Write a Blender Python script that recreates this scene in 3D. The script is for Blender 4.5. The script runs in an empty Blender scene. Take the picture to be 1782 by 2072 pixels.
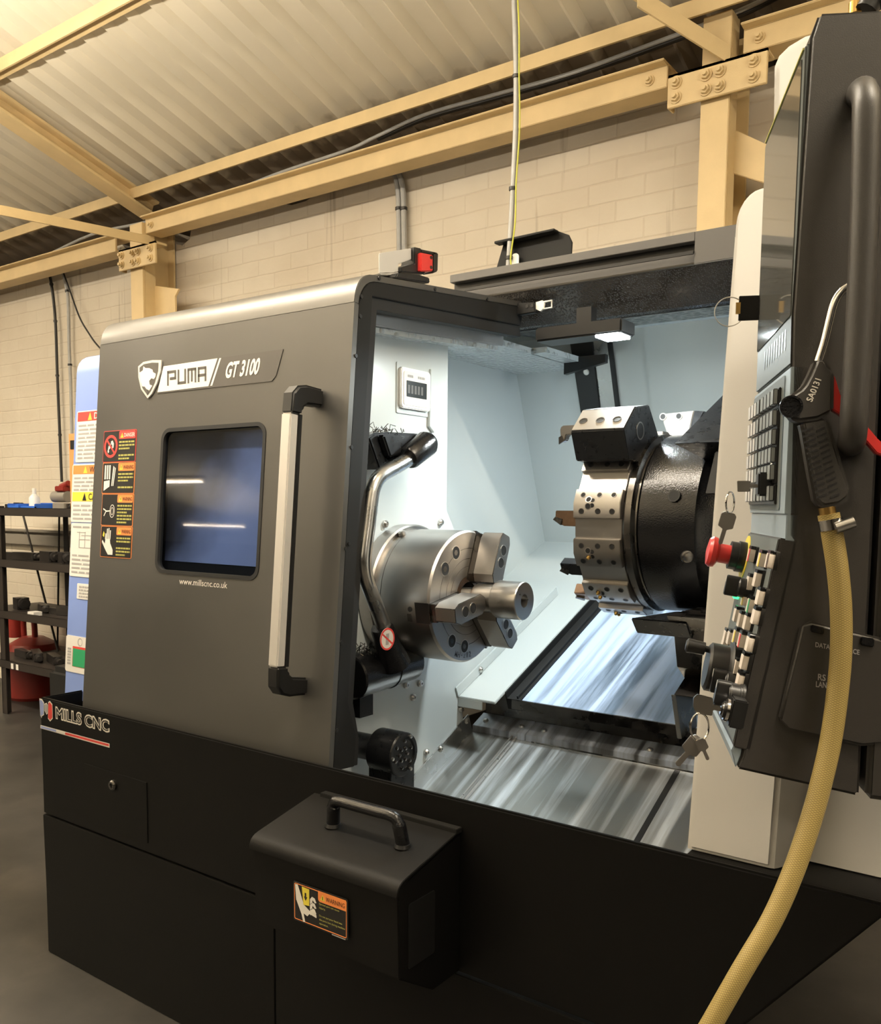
import bpy, bmesh, math, random
from mathutils import Vector as V, Matrix
random.seed(7)
R = math.radians
scene = bpy.context.scene
COL = scene.collection
# ---------------------------------------------------------------- camera geometry
F, CX, CY, HCAM = 1785.0, 891.0, 1188.0, 1.25
_zd = V((715-CX, 20700-CY, F)).normalized()
_xl = V((-1584-CX, 1015-CY, F)); _xl = (_xl - _zd*_xl.dot(_zd)).normalized()
_X = -_xl; _Z = -_zd; _Y = _Z.cross(_X)
CAM = V((0, 0, HCAM))
def ray(x, y):
    c = V(((x-CX)/F, (y-CY)/F, 1.0))
    return V((_X.dot(c), _Y.dot(c), _Z.dot(c)))
def on(x, y, p, n):
    d = ray(x, y); p = V(p); n = V(n)
    return CAM + d*((p-CAM).dot(n)/d.dot(n))
def aY(x, y, v): return on(x, y, (0, v, 0), (0, 1, 0))
def aX(x, y, v): return on(x, y, (v, 0, 0), (1, 0, 0))
def aZ(x, y, v): return on(x, y, (0, 0, v), (0, 0, 1))
cd = bpy.data.cameras.new('camera'); cam = bpy.data.objects.new('camera', cd); COL.objects.link(cam)
right = V((_X.x, _Y.x, _Z.x)); down = V((_X.y, _Y.y, _Z.y)); fwd = V((_X.z, _Y.z, _Z.z))
m = Matrix.Identity(4)
for i in range(3):
    m[i][0] = right[i]; m[i][1] = -down[i]; m[i][2] = -fwd[i]; m[i][3] = CAM[i]
cam.matrix_world = m
cd.sensor_fit = 'VERTICAL'; cd.sensor_height = 36.0; cd.lens = F/2072*36.0
cd.shift_y = (CY-1036)/2072.0; cd.shift_x = 0.0
cd.clip_start = 0.02; cd.clip_end = 200
scene.camera = cam
# ---------------------------------------------------------------- materials
def mat(name, col, rough=.5, metal=0.0, spec=.5, noise=None, bump=None, emis=None, trans=0, coat=0, alpha=1):
    mt = bpy.data.materials.new(name); mt.use_nodes = True
    nt = mt.node_tree; b = nt.nodes['Principled BSDF']
    b.inputs['Base Color'].default_value = (*col, 1)
    b.inputs['Roughness'].default_value = rough
    b.inputs['Metallic'].default_value = metal
    b.inputs['Specular IOR Level'].default_value = spec
    if trans: b.inputs['Transmission Weight'].default_value = trans
    if coat: b.inputs['Coat Weight'].default_value = coat; b.inputs['Coat Roughness'].default_value = .08
    if alpha < 1: b.inputs['Alpha'].default_value = alpha
    tc = nt.nodes.new('ShaderNodeTexCoord')
    if noise:   # (scale, amount, rough_amount)
        n = nt.nodes.new('ShaderNodeTexNoise'); n.inputs['Scale'].default_value = noise[0]; n.inputs['Detail'].default_value = 6
        nt.links.new(tc.outputs['Object'], n.inputs['Vector'])
        mx = nt.nodes.new('ShaderNodeMix'); mx.data_type = 'RGBA'
        a = noise[1]
        mx.inputs[6].default_value = (*[max(0, c*(1-a)) for c in col], 1)
        mx.inputs[7].default_value = (*[min(1, c*(1+a)) for c in col], 1)
        nt.links.new(n.outputs['Fac'], mx.inputs[0]); nt.links.new(mx.outputs[2], b.inputs['Base Color'])
        if len(noise) > 2:
            mr = nt.nodes.new('ShaderNodeMapRange'); mr.inputs[1].default_value = .3; mr.inputs[2].default_value = .7
            mr.inputs[3].default_value = max(.02, rough-noise[2]); mr.inputs[4].default_value = min(1, rough+noise[2])
            nt.links.new(n.outputs['Fac'], mr.inputs[0]); nt.links.new(mr.outputs[0], b.inputs['Roughness'])
    if bump:    # (scale, strength)
        n2 = nt.nodes.new('ShaderNodeTexNoise'); n2.inputs['Scale'].default_value = bump[0]; n2.inputs['Detail'].default_value = 3
        nt.links.new(tc.outputs['Object'], n2.inputs['Vector'])
        bp = nt.nodes.new('ShaderNodeBump'); bp.inputs['Strength'].default_value = bump[1]; bp.inputs['Distance'].default_value = .002
        nt.links.new(n2.outputs['Fac'], bp.inputs['Height']); nt.links.new(bp.outputs[0], b.inputs['Normal'])
    if emis:
        b.inputs['Emission Color'].default_value = (*emis[0], 1); b.inputs['Emission Strength'].default_value = emis[1]
    return mt
def nodes_of(mt): return mt.node_tree, mt.node_tree.nodes['Principled BSDF']
M = {}
M['base'] = mat('base_black_paint', (.0050, .0047, .0043), .5, spec=.16, bump=(900, .12))
M['door'] = mat('door_graphite_paint', (.118, .114, .106), .36, metal=.62, noise=(2.2, .14, .09), bump=(1400, .04))
M['frame'] = mat('frame_dark_paint', (.011, .0108, .0102), .6, spec=.22, bump=(900, .1))
M['black'] = mat('black_plastic', (.009, .009, .009), .38)
M['blackgloss'] = mat('black_gloss_paint', (.008, .008, .009), .20, bump=(330, .28))
M['rubber'] = mat('black_rubber', (.006, .006, .006), .7)
M['blk_metal'] = mat('blackened_steel', (.011, .012, .014), .3, noise=(60, .15, .05))
M['white'] = mat('white_machine_paint', (.56, .54, .50), .38, bump=(700, .06))
M['intw'] = mat('interior_white_paint', (.52, .56, .56), .28, bump=(500, .05))
M['blue'] = mat('blue_panel_paint', (.20, .29, .62), .4)
M['cream'] = mat('cream_steel_paint', (.66, .50, .26), .5, noise=(9, .16), bump=(300, .15))
M['steel'] = mat('machined_steel', (.43, .41, .385), .36, metal=1, noise=(30, .06, .03))
M['steelb'] = mat('bright_steel', (.60, .58, .55), .3, metal=1, noise=(40, .05, .03))
M['stain'] = mat('brushed_stainless', (.50, .50, .49), .3, metal=1, noise=(14, .25, .1))
M['steeld'] = mat('oily_dark_steel', (.16, .15, .14), .3, metal=1, noise=(20, .4, .12))
M['alu'] = mat('satin_aluminium', (.74, .71, .66), .38, metal=.4)
M['chrome'] = mat('chrome', (.75, .74, .73), .08, metal=1)
M['brass'] = mat('brass', (.62, .40, .13), .28, metal=1)
M['brown'] = mat('bronze_coated_tool', (.22, .14, .09), .35, metal=.9, noise=(80, .2))
M['ink'] = mat('printed_black', (.012, .011, .010), .35)
M['inkw'] = mat('printed_white', (.80, .76, .68), .45)
M['inkgrey'] = mat('printed_dark_grey', (.075, .068, .060), .4)
M['orange'] = mat('printed_orange', (.85, .27, .07), .4)
M['red'] = mat('printed_red', (.66, .06, .05), .4)
M['yellow'] = mat('printed_yellow', (.80, .66, .07), .4)
M['olive'] = mat('printed_olive_text', (.42, .40, .10), .5)
M['paper'] = mat('white_paper', (.74, .71, .66), .6)
M['papertext'] = mat('grey_print', (.36, .35, .34), .6)
M['green'] = mat('printed_green', (.02, .30, .12), .5)
M['lblue'] = mat('printed_pale_blue', (.30, .36, .66), .45)
M['redp'] = mat('red_plastic', (.62, .035, .03), .35)
M['console'] = mat('console_black_plastic', (.036, .033, .030), .42, bump=(1100, .12))
M['cgrey'] = mat('console_grey_panel', (.11, .125, .125), .5, spec=.3, bump=(900, .08))
M['cblue'] = mat('console_blue_grey', (.27, .33, .38), .4)
M['key'] = mat('ivory_key', (.72, .64, .56), .4)
M['keyg'] = mat('grey_key', (.26, .28, .28), .35)
M['screen'] = mat('screen_glass', (.10, .10, .09), .05, spec=.8)
M['lcd'] = mat('lcd_dark', (.012, .014, .014), .25)
M['led'] = mat('green_led', (.05, .8, .25), .4, emis=((.05, .9, .25), 2.5))
M['ledw'] = mat('led_lamp_white', (1, 1, 1), .4, emis=((.82, .95, 1), 60))
M['tube'] = mat('fluorescent_tube', (1, .9, .7), .4, emis=((1, .74, .42), 9))
M['gas'] = mat('red_cylinder_paint', (.22, .018, .012), .4, noise=(8, .3))
M['rack'] = mat('rack_dark_paint', (.022, .017, .014), .5)
M['tools'] = mat('dark_tool_steel', (.045, .04, .036), .35, metal=.6, noise=(30, .4))
M['wood'] = mat('bare_wood', (.36, .24, .11), .6, noise=(20, .2))
M['bluep'] = mat('blue_plastic', (.03, .13, .55), .4)
M['clear'] = mat('cloudy_plastic', (.75, .75, .72), .3)
M['conduit'] = mat('grey_conduit', (.36, .36, .35), .35, noise=(30, .2))
M['cable'] = mat('black_cable', (.015, .014, .013), .45)
M['yg'] = mat('yellow_green_wire', (.50, .50, .05), .4)
M['rail'] = mat('grey_roof_rail', (.085, .080, .074), .42, bump=(900, .06))
M['orangep'] = mat('orange_post', (.70, .30, .10), .5)
M['trunk'] = mat('grey_trunking', (.22, .20, .17), .5)
# window glass of the door
M['glass'] = bpy.data.materials.new('door_window_glass'); M['glass'].use_nodes = True
nt = M['glass'].node_tree; nt.nodes.clear(); N = nt.nodes.new
o_ = N('ShaderNodeOutputMaterial'); mx = N('ShaderNodeMixShader'); tr = N('ShaderNodeBsdfTransparent'); gl = N('ShaderNodeBsdfGlossy'); fn = N('ShaderNodeFresnel')
tr.inputs[0].default_value = (.66, .70, .78, 1); gl.inputs['Roughness'].default_value = .03; fn.inputs[0].default_value = 1.5
ge = N('ShaderNodeNewGeometry'); iv = N('ShaderNodeMath'); iv.operation = 'SUBTRACT'; iv.inputs[0].default_value = 1; nt.links.new(ge.outputs['Backfacing'], iv.inputs[1]); ml = N('ShaderNodeMath'); ml.operation = 'MULTIPLY'; nt.links.new(fn.outputs[0], ml.inputs[0]); nt.links.new(iv.outputs[0], ml.inputs[1]); nt.links.new(ml.outputs[0], mx.inputs[0]); nt.links.new(tr.outputs[0], mx.inputs[1]); nt.links.new(gl.outputs[0], mx.inputs[2]); nt.links.new(mx.outputs[0], o_.inputs[0])
def ramp(nt, fac, stops):
    r = nt.nodes.new('ShaderNodeValToRGB'); e = r.color_ramp.elements
    while len(e) < len(stops): e.new(.5)
    for el, (p, c) in zip(e, stops): el.position = p; el.color = (*c, 1)
    nt.links.new(fac, r.inputs[0]); return r.outputs[0]
# painted brick wall (object coordinates are metres)
M['brick'] = mat('cream_painted_brick', (.62, .55, .45), .6)
nt, b = nodes_of(M['brick']); N = nt.nodes.new; L = nt.links.new
tc = N('ShaderNodeTexCoord'); mp = N('ShaderNodeMapping'); L(tc.outputs['Object'], mp.inputs[0]); mp.inputs['Rotation'].default_value = (R(90), 0, 0)
sx = N('ShaderNodeSeparateXYZ'); L(tc.outputs['Object'], sx.inputs[0]); cb = N('ShaderNodeCombineXYZ')
wn = N('ShaderNodeTexNoise'); wn.inputs['Scale'].default_value = 5; L(tc.outputs['Object'], wn.inputs['Vector'])
wz = N('ShaderNodeMath'); wz.operation = 'MULTIPLY_ADD'; wz.inputs[1].default_value = .012; L(wn.outputs['Fac'], wz.inputs[0]); L(sx.outputs['Z'], wz.inputs[2])
L(sx.outputs['X'], cb.inputs[0]); L(wz.outputs[0], cb.inputs[1])
bk = N('ShaderNodeTexBrick'); L(cb.outputs[0], bk.inputs['Vector']); bk.inputs['Scale'].default_value = 1.0
bk.inputs['Brick Width'].default_value = .232; bk.inputs['Row Height'].default_value = .078; bk.inputs['Mortar Size'].default_value = .005
bk.inputs['Mortar Smooth'].default_value = .8; bk.inputs['Bias'].default_value = 0
bk.inputs['Color1'].default_value = (.66, .61, .52, 1); bk.inputs['Color2'].default_value = (.64, .585, .495, 1); bk.inputs['Mortar'].default_value = (.62, .56, .47, 1)
n3 = N('ShaderNodeTexNoise'); n3.inputs['Scale'].default_value = 1.3; n3.inputs['Detail'].default_value = 8; L(tc.outputs['Object'], n3.inputs['Vector'])
st = ramp(nt, n3.outputs['Fac'], [(.3, (.86, .82, .76)), (.62, (1.04, 1.03, 1.0))])
mul = N('ShaderNodeMix'); mul.data_type = 'RGBA'; mul.blend_type = 'MULTIPLY'; mul.inputs[0].default_value = 1; L(bk.outputs['Color'], mul.inputs[6]); L(st, mul.inputs[7])
# thin vertical drip stains
mp2 = N('ShaderNodeMapping'); mp2.inputs['Scale'].default_value = (22, 1, .9); L(tc.outputs['Object'], mp2.inputs[0])
n4 = N('ShaderNodeTexNoise'); n4.inputs['Scale'].default_value = 1.0; n4.inputs['Detail'].default_value = 3; L(mp2.outputs[0], n4.inputs['Vector'])
dr = ramp(nt, n4.outputs['Fac'], [(.655, (0, 0, 0)), (.76, (.6, .6, .6))])
mul2 = N('ShaderNodeMix'); mul2.data_type = 'RGBA'; mul2.inputs[7].default_value = (.20, .15, .10, 1); L(mul.outputs[2], mul2.inputs[6]); L(dr, mul2.inputs[0])
L(mul2.outputs[2], b.inputs['Base Color'])
bp = N('ShaderNodeBump'); bp.inputs['Strength'].default_value = .30; bp.inputs['Distance'].default_value = .008
inv = N('ShaderNodeMath'); inv.operation = 'SUBTRACT'; inv.inputs[0].default_value = 1; L(bk.outputs['Fac'], inv.inputs[1])
n5 = N('ShaderNodeTexNoise'); n5.inputs['Scale'].default_value = 38; n5.inputs['Detail'].default_value = 5; L(tc.outputs['Object'], n5.inputs['Vector'])
ad = N('ShaderNodeMath'); ad.operation = 'MULTIPLY_ADD'; ad.inputs[1].default_value = .45; L(n5.outputs['Fac'], ad.inputs[0]); L(inv.outputs[0], ad.inputs[2])
L(ad.outputs[0], bp.inputs['Height']); L(bp.outputs[0], b.inputs['Normal'])
# fibre cement roof, dirty beyond the purlin by the eaves
M['roof'] = mat('cream_roof_sheet', (.62, .56, .44), .6)
nt, b = nodes_of(M['roof']); N = nt.nodes.new; L = nt.links.new
tc = N('ShaderNodeTexCoord'); n1 = N('ShaderNodeTexNoise'); n1.inputs['Scale'].default_value = 2.5; n1.inputs['Detail'].default_value = 6; L(tc.outputs['Object'], n1.inputs['Vector'])
c1 = ramp(nt, n1.outputs['Fac'], [(.3, (.62, .56, .43)), (.7, (.68, .62, .49))])
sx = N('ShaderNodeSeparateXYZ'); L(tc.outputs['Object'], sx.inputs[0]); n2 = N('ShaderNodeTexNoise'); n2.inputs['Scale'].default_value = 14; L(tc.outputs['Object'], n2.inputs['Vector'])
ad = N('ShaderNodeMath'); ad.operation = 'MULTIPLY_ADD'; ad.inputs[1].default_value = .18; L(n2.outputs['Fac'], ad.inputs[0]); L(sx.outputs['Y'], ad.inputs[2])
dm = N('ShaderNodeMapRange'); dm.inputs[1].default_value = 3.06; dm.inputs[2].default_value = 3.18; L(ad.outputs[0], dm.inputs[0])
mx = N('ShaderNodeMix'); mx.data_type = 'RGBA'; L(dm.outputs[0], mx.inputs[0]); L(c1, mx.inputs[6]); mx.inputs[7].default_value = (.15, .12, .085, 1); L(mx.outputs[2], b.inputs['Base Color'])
# concrete floor
M['floor'] = mat('worn_concrete', (.16, .15, .13), .5)
nt, b = nodes_of(M['floor']); N = nt.nodes.new; L = nt.links.new
tc = N('ShaderNodeTexCoord'); n1 = N('ShaderNodeTexNoise'); n1.inputs['Scale'].default_value = 3; n1.inputs['Detail'].default_value = 9; n1.inputs['Roughness'].default_value = .65; L(tc.outputs['Object'], n1.inputs['Vector'])
L(ramp(nt, n1.outputs['Fac'], [(.3, (.017, .0155, .0135)), (.5, (.030, .0275, .024)), (.72, (.055, .048, .041))]), b.inputs['Base Color'])
# wet way-cover sheet and chip tray: milky coolant trails running down the slope
def wet(name, c_dry, c_wet, lo, hi, rough):
    mt = mat(name, c_dry, rough, metal=.85)
    nt, b = nodes_of(mt); N = nt.nodes.new; L = nt.links.new
    tc = N('ShaderNodeTexCoord'); mp = N('ShaderNodeMapping'); mp.inputs['Scale'].default_value = (24, 1.1, 1.1); L(tc.outputs['Object'], mp.inputs[0])
    n = N('ShaderNodeTexNoise'); n.inputs['Scale'].default_value = 1.0; n.inputs['Detail'].default_value = 7; n.inputs['Roughness'].default_value = .62; n.inputs['Distortion'].default_value = .35
    L(mp.outputs[0], n.inputs['Vector'])
    f = ramp(nt, n.outputs['Fac'], [(lo, (0, 0, 0)), (hi, (1, 1, 1))])
    mx = N('ShaderNodeMix'); mx.data_type = 'RGBA'; mx.inputs[6].default_value = (*c_dry, 1); mx.inputs[7].default_value = (*c_wet, 1); L(f, mx.inputs[0]); L(mx.outputs[2], b.inputs['Base Color'])
    mr = N('ShaderNodeMapRange'); mr.inputs[3].default_value = .9; mr.inputs[4].default_value = .1; L(f, mr.inputs[0]); L(mr.outputs[0], b.inputs['Metallic'])
    return mt
M['tray'] = wet('wet_steel_tray', (.33, .33, .31), (.62, .68, .74), .46, .70, .30)
M['cover'] = wet('wet_way_cover', (.32, .40, .52), (.55, .68, .92), .36, .56, .28)
M['shelfm'] = wet('wet_steel_step', (.28, .28, .28), (.46, .52, .62), .40, .62, .32)
# ceiling lining of the cabin hung with coolant drops
def drops(name, col, rough, sc=55, stg=.9):
    mt = mat(name, col, rough)
    nt, b = nodes_of(mt); N = nt.nodes.new; L = nt.links.new
    tc = N('ShaderNodeTexCoord'); vr = N('ShaderNodeTexVoronoi'); vr.inputs['Scale'].default_value = sc; L(tc.outputs['Object'], vr.inputs['Vector'])
    r = ramp(nt, vr.outputs['Distance'], [(.1, (1, 1, 1)), (.5, (0, 0, 0))])
    bp = N('ShaderNodeBump'); bp.inputs['Strength'].default_value = stg; bp.inputs['Distance'].default_value = .008; L(r, bp.inputs['Height']); L(bp.outputs[0], b.inputs['Normal'])
    return mt
M['drops'] = drops('wet_white_lining', (.62, .66, .66), .15)
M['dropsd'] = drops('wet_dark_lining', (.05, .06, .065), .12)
M['peel'] = drops('black_orange_peel_paint', (.020, .017, .014), .16, 240, .35)
# braided hose
M['hose'] = mat('braided_yellow_hose', (.50, .36, .10), .42)
nt, b = nodes_of(M['hose']); N = nt.nodes.new; L = nt.links.new
uv = N('ShaderNodeUVMap'); sx = N('ShaderNodeSeparateXYZ'); L(uv.outputs[0], sx.inputs[0])
def diag(sgn):
    a = N('ShaderNodeMath'); a.operation = 'MULTIPLY_ADD'; a.inputs[1].default_value = sgn*14.0
    L(sx.outputs['X'], a.inputs[0])
    k = N('ShaderNodeMath'); k.operation = 'MULTIPLY'; k.inputs[1].default_value = 380.0; L(sx.outputs['Y'], k.inputs[0]); L(k.outputs[0], a.inputs[2])
    s = N('ShaderNodeMath'); s.operation = 'FRACT'; L(a.outputs[0], s.inputs[0])
    return s.outputs[0]
mxm = N('ShaderNodeMath'); mxm.operation = 'MINIMUM'; L(diag(1), mxm.inputs[0]); L(diag(-1), mxm.inputs[1])
L(ramp(nt, mxm.outputs[0], [(.08, (.15, .10, .028)), (.35, (.33, .25, .085))]), b.inputs['Base Color'])
# rear cabin panel
M['rear'] = mat('satin_rear_panel', (.50, .52, .50), .28, metal=.35, noise=(3, .1))

M['bluerefl'] = mat('painted_blue_reflection', (.30, .42, .80), .5)
nt, b = nodes_of(M['bluerefl']); N = nt.nodes.new; L = nt.links.new   # blue reflection in the window painted as colour, fading to dark at upper left
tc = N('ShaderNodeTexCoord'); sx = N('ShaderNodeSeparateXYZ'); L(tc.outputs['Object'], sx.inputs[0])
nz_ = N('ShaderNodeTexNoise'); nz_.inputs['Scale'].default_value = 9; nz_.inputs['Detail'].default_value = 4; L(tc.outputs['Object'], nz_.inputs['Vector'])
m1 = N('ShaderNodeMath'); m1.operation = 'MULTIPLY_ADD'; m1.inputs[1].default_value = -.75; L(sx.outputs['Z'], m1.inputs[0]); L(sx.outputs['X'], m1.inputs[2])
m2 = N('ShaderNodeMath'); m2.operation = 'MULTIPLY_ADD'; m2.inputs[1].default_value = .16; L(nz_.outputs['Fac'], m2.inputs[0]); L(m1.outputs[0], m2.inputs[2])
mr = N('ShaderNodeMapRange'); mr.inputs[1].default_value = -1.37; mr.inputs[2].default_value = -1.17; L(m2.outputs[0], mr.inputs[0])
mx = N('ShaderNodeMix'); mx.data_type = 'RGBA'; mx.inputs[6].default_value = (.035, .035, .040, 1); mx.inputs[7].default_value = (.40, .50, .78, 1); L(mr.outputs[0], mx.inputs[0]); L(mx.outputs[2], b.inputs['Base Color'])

M['farwall'] = mat('dark_grey_block_wall', (.085, .08, .072), .7, noise=(3, .2))

M['duct'] = mat('pale_grey_duct_paint', (.34, .35, .35), .35)
# ---------------------------------------------------------------- mesh helpers
class Fr:
    def __init__(s, o, u, v, n): s.o, s.u, s.v, s.n = V(o), V(u).normalized(), V(v).normalized(), V(n).normalized()
    def pt(s, a, b, c=0): return s.o + s.u*a + s.v*b + s.n*c
    def uv(s, p): d = V(p)-s.o; return (d.dot(s.u), d.dot(s.v))
    def px(s, x, y, c=0): return s.uv(on(x, y, s.o+s.n*c, s.n))
WORLD = Fr((0, 0, 0), (1, 0, 0), (0, 1, 0), (0, 0, 1))
_text = {}
def text_mesh(body, bold):
    k = (body, bold)
    if k not in _text:
        c = bpy.data.curves.new('t', 'FONT'); c.body = body; c.size = 1; c.offset = bold; c.resolution_u = 3; c.fill_mode = 'FRONT'
        o = bpy.data.objects.new('t', c); COL.objects.link(o)
        dg = bpy.context.evaluated_depsgraph_get()
        me = bpy.data.meshes.new_from_object(o.evaluated_get(dg))
        vs = [(v.co.x, v.co.y) for v in me.vertices]; fs = [tuple(p.vertices) for p in me.polygons]
        bpy.data.objects.remove(o); bpy.data.curves.remove(c); bpy.data.meshes.remove(me)
        _text[k] = (vs, fs)
    return _text[k]
def rrect(u0, v0, u1, v1, r, seg=5):
    out = []
    for cx_, cy_, a0 in ((u1-r, v0+r, -90), (u1-r, v1-r, 0), (u0+r, v1-r, 90), (u0+r, v0+r, 180)):
        for i in range(seg+1):
            a = R(a0+90*i/seg); out.append((cx_+r*math.cos(a), cy_+r*math.sin(a)))
    return out
def circ(cx_, cy_, r, n=24, ry=None): return [(cx_+r*math.cos(2*math.pi*i/n), cy_+(ry or r)*math.sin(2*math.pi*i/n)) for i in range(n)]
def bez(p0, p1, p2, n=6): return [V(p0)*(1-t)**2+V(p1)*2*t*(1-t)+V(p2)*t*t for t in [i/n for i in range(n+1)]]
def smooth(pts, n=6):
    """Catmull-Rom through the points"""
    P = [V(p) for p in pts]; P = [P[0]*2-P[1]]+P+[P[-1]*2-P[-2]]; out = []
    for i in range(1, len(P)-2):
        for k in range(n):
            t = k/n; a, b, c, d = P[i-1], P[i], P[i+1], P[i+2]
            out.append(.5*((2*b)+(c-a)*t+(2*a-5*b+4*c-d)*t*t+(3*b-a-3*c+d)*t**3))
    out.append(P[-2]); return out
class MB:
    def __init__(s, m='base'): s.v = []; s.f = []; s.fm = []; s.mats = []; s.m = m; s.uv = {}
    def mi(s, m):
        m = m or s.m
        if m not in s.mats: s.mats.append(m)
        return s.mats.index(m)
    def add(s, vs, fs, m=None):
        o = len(s.v); s.v += [V(v) for v in vs]; k = s.mi(m)
        for f in fs: s.f.append([o+i for i in f]); s.fm.append(k)
        return s
    def box(s, a, b, m=None, fr=None):
        fr = fr or WORLD
        c = [fr.pt(x, y, z) for z in (a[2], b[2]) for y in (a[1], b[1]) for x in (a[0], b[0])]
        return s.add(c, [(0, 2, 3, 1), (4, 5, 7, 6), (0, 1, 5, 4), (2, 6, 7, 3), (0, 4, 6, 2), (1, 3, 7, 5)], m)
    def slab(s, fr, pts, c0, c1, m=None):
        n = len(pts)
        a = [fr.pt(p[0], p[1], c0) for p in pts]; b = [fr.pt(p[0], p[1], c1) for p in pts]
        return s.add(a+b, [tuple(range(n-1, -1, -1)), tuple(range(n, 2*n))]+[(i, (i+1) % n, n+(i+1) % n, n+i) for i in range(n)], m)
    def yz(s, pts, x0, x1, m=None): return s.slab(Fr((0, 0, 0), (0, 1, 0), (0, 0, 1), (1, 0, 0)), pts, x0, x1, m)
    def xz(s, pts, y0, y1, m=None): return s.slab(Fr((0, 0, 0), (1, 0, 0), (0, 0, 1), (0, 1, 0)), pts, y0, y1, m)
    def poly(s, pts, m=None): return s.add(pts, [tuple(range(len(pts)))], m)
    def flat(s, fr, pts, c, m=None): return s.poly([fr.pt(p[0], p[1], c) for p in pts], m)
    def hole(s, fr, outer, inner, c0, c1, m=None):
        bm = bmesh.new(); loops = []
        for pts in (outer, inner):
            vs = [bm.verts.new((p[0], p[1], 0)) for p in pts]
            for i in range(len(vs)): bm.edges.new((vs[i], vs[(i+1) % len(vs)]))
        bmesh.ops.triangle_fill(bm, use_beauty=True, edges=bm.edges[:])
        bm.verts.ensure_lookup_table(); bm.verts.index_update()
        vs = [(v.co.x, v.co.y) for v in bm.verts]; fs = [tuple(v.index for v in f.verts) for f in bm.faces]; bm.free()
        s.add([fr.pt(a, b, c0) for a, b in vs], fs, m); s.add([fr.pt(a, b, c1) for a, b in vs], [tuple(reversed(f)) for f in fs], m)
        for pts in (outer, inner):
            n = len(pts); s.add([fr.pt(p[0], p[1], c0) for p in pts]+[fr.pt(p[0], p[1], c1) for p in pts], [(i, (i+1) % n, n+(i+1) % n, n+i) for i in range(n)], m)
        return s
    def tube(s, pts, r, m=None, seg=12, caps=True, uv=False):
        P = [V(p) for p in pts]; n = len(P); rs = r if isinstance(r, (list, tuple)) else [r]*n
        t0 = (P[1]-P[0]).normalized(); a = t0.orthogonal().normalized(); vs = []; dist = [0]
        for i in range(n):
            t = (P[min(i+1, n-1)]-P[max(i-1, 0)]).normalized()
            a = (a-t*a.dot(t)).normalized(); b = t.cross(a)
            if i: dist.append(dist[-1]+(P[i]-P[i-1]).length)
            for k in range(seg):
                w = 2*math.pi*k/seg; vs.append(P[i]+(a*math.cos(w)+b*math.sin(w))*rs[i])
        fs = [(i*seg+k, i*seg+(k+1) % seg, (i+1)*seg+(k+1) % seg, (i+1)*seg+k) for i in range(n-1) for k in range(seg)]
        if uv:
            o = len(s.f)
            for j, (i, k) in enumerate([(i, k) for i in range(n-1) for k in range(seg)]):
                s.uv[o+j] = [(k/seg, dist[i]), ((k+1)/seg, dist[i]), ((k+1)/seg, dist[i+1]), (k/seg, dist[i+1])]
        if caps: fs += [tuple(range(seg-1, -1, -1)), tuple(range((n-1)*seg, n*seg))]
        return s.add(vs, fs, m)
    def cyl(s, p0, p1, r, m=None, seg=24): return s.tube([p0, p1], r, m, seg)
    def lathe(s, o, ax, prof, m=None, seg=48):
        o = V(o); ax = V(ax).normalized(); a = ax.orthogonal().normalized(); b = ax.cross(a); vs = []; n = len(prof)
        for t, r in prof:
            for k in range(seg):
                w = 2*math.pi*k/seg; vs.append(o+ax*t+(a*math.cos(w)+b*math.sin(w))*max(r, 1e-5))
        fs = [(i*seg+k, i*seg+(k+1) % seg, (i+1)*seg+(k+1) % seg, (i+1)*seg+k) for i in range(n-1) for k in range(seg)]
        fs += [tuple(range(seg-1, -1, -1)), tuple(range((n-1)*seg, n*seg))]
        return s.add(vs, fs, m)
    def ball(s, c, r, m=None): return s.lathe(V(c)-V((0, 0, r)), (0, 0, 1), [(r-r*math.cos(math.pi*i/8), r*math.sin(math.pi*i/8)) for i in range(9)], m, 12)
    def text(s, body, fr, u0, v0, w, h, c, m, bold=0.0, shear=0.0, warp=None):
        vs, fs = text_mesh(body, bold)
        x0 = min(v[0] for v in vs); x1 = max(v[0] for v in vs); y0 = min(v[1] for v in vs); y1 = max(v[1] for v in vs)
        pts = []
        for x, y in vs:
            a = (x-x0)/(x1-x0); b = (y-y0)/(y1-y0)
            pts.append(fr.pt(u0+a*w+shear*b*h, v0+b*h, c))
        return s.add(pts, fs, m)
    def build(s, name, parent=None, bev=0, label=None, seg=2):
        me = bpy.data.meshes.new(name); Lo = LOC.get(parent.name, V()) if parent else LOC.get('_', V())
        me.from_pydata([v-Lo for v in s.v], [], s.f)
        for k in s.mats: me.materials.append(M[k])
        for p, k in zip(me.polygons, s.fm): p.material_index = k
        if s.uv:
            ul = me.uv_layers.new(name='UVMap')
            for fi, c in s.uv.items():
                for li, q in zip(me.polygons[fi].loop_indices, c): ul.data[li].uv = q
        bm = bmesh.new(); bm.from_mesh(me)
        if bev:
            bm.normal_update()
            es = [e for e in bm.edges if len(e.link_faces) == 2 and e.calc_face_angle(0) > R(40)]
            bmesh.ops.bevel(bm, geom=es, offset=bev, segments=seg, affect='EDGES', clamp_overlap=True)
        if not s.uv: bmesh.ops.recalc_face_normals(bm, faces=bm.faces[:])
        bm.to_mesh(me); bm.free()
        for p in me.polygons: p.use_smooth = True
        me.set_sharp_from_angle(angle=R(32))
        o = bpy.data.objects.new(name, me); COL.objects.link(o)
        if parent: o.parent = parent; LOC[o.name] = Lo
        if label: o['label'] = label
        return o
LOC = {}
def tag(o, label, cat, group=None):
    o['label'] = label; o['category'] = cat
    if group: o['group'] = group
    return o
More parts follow.
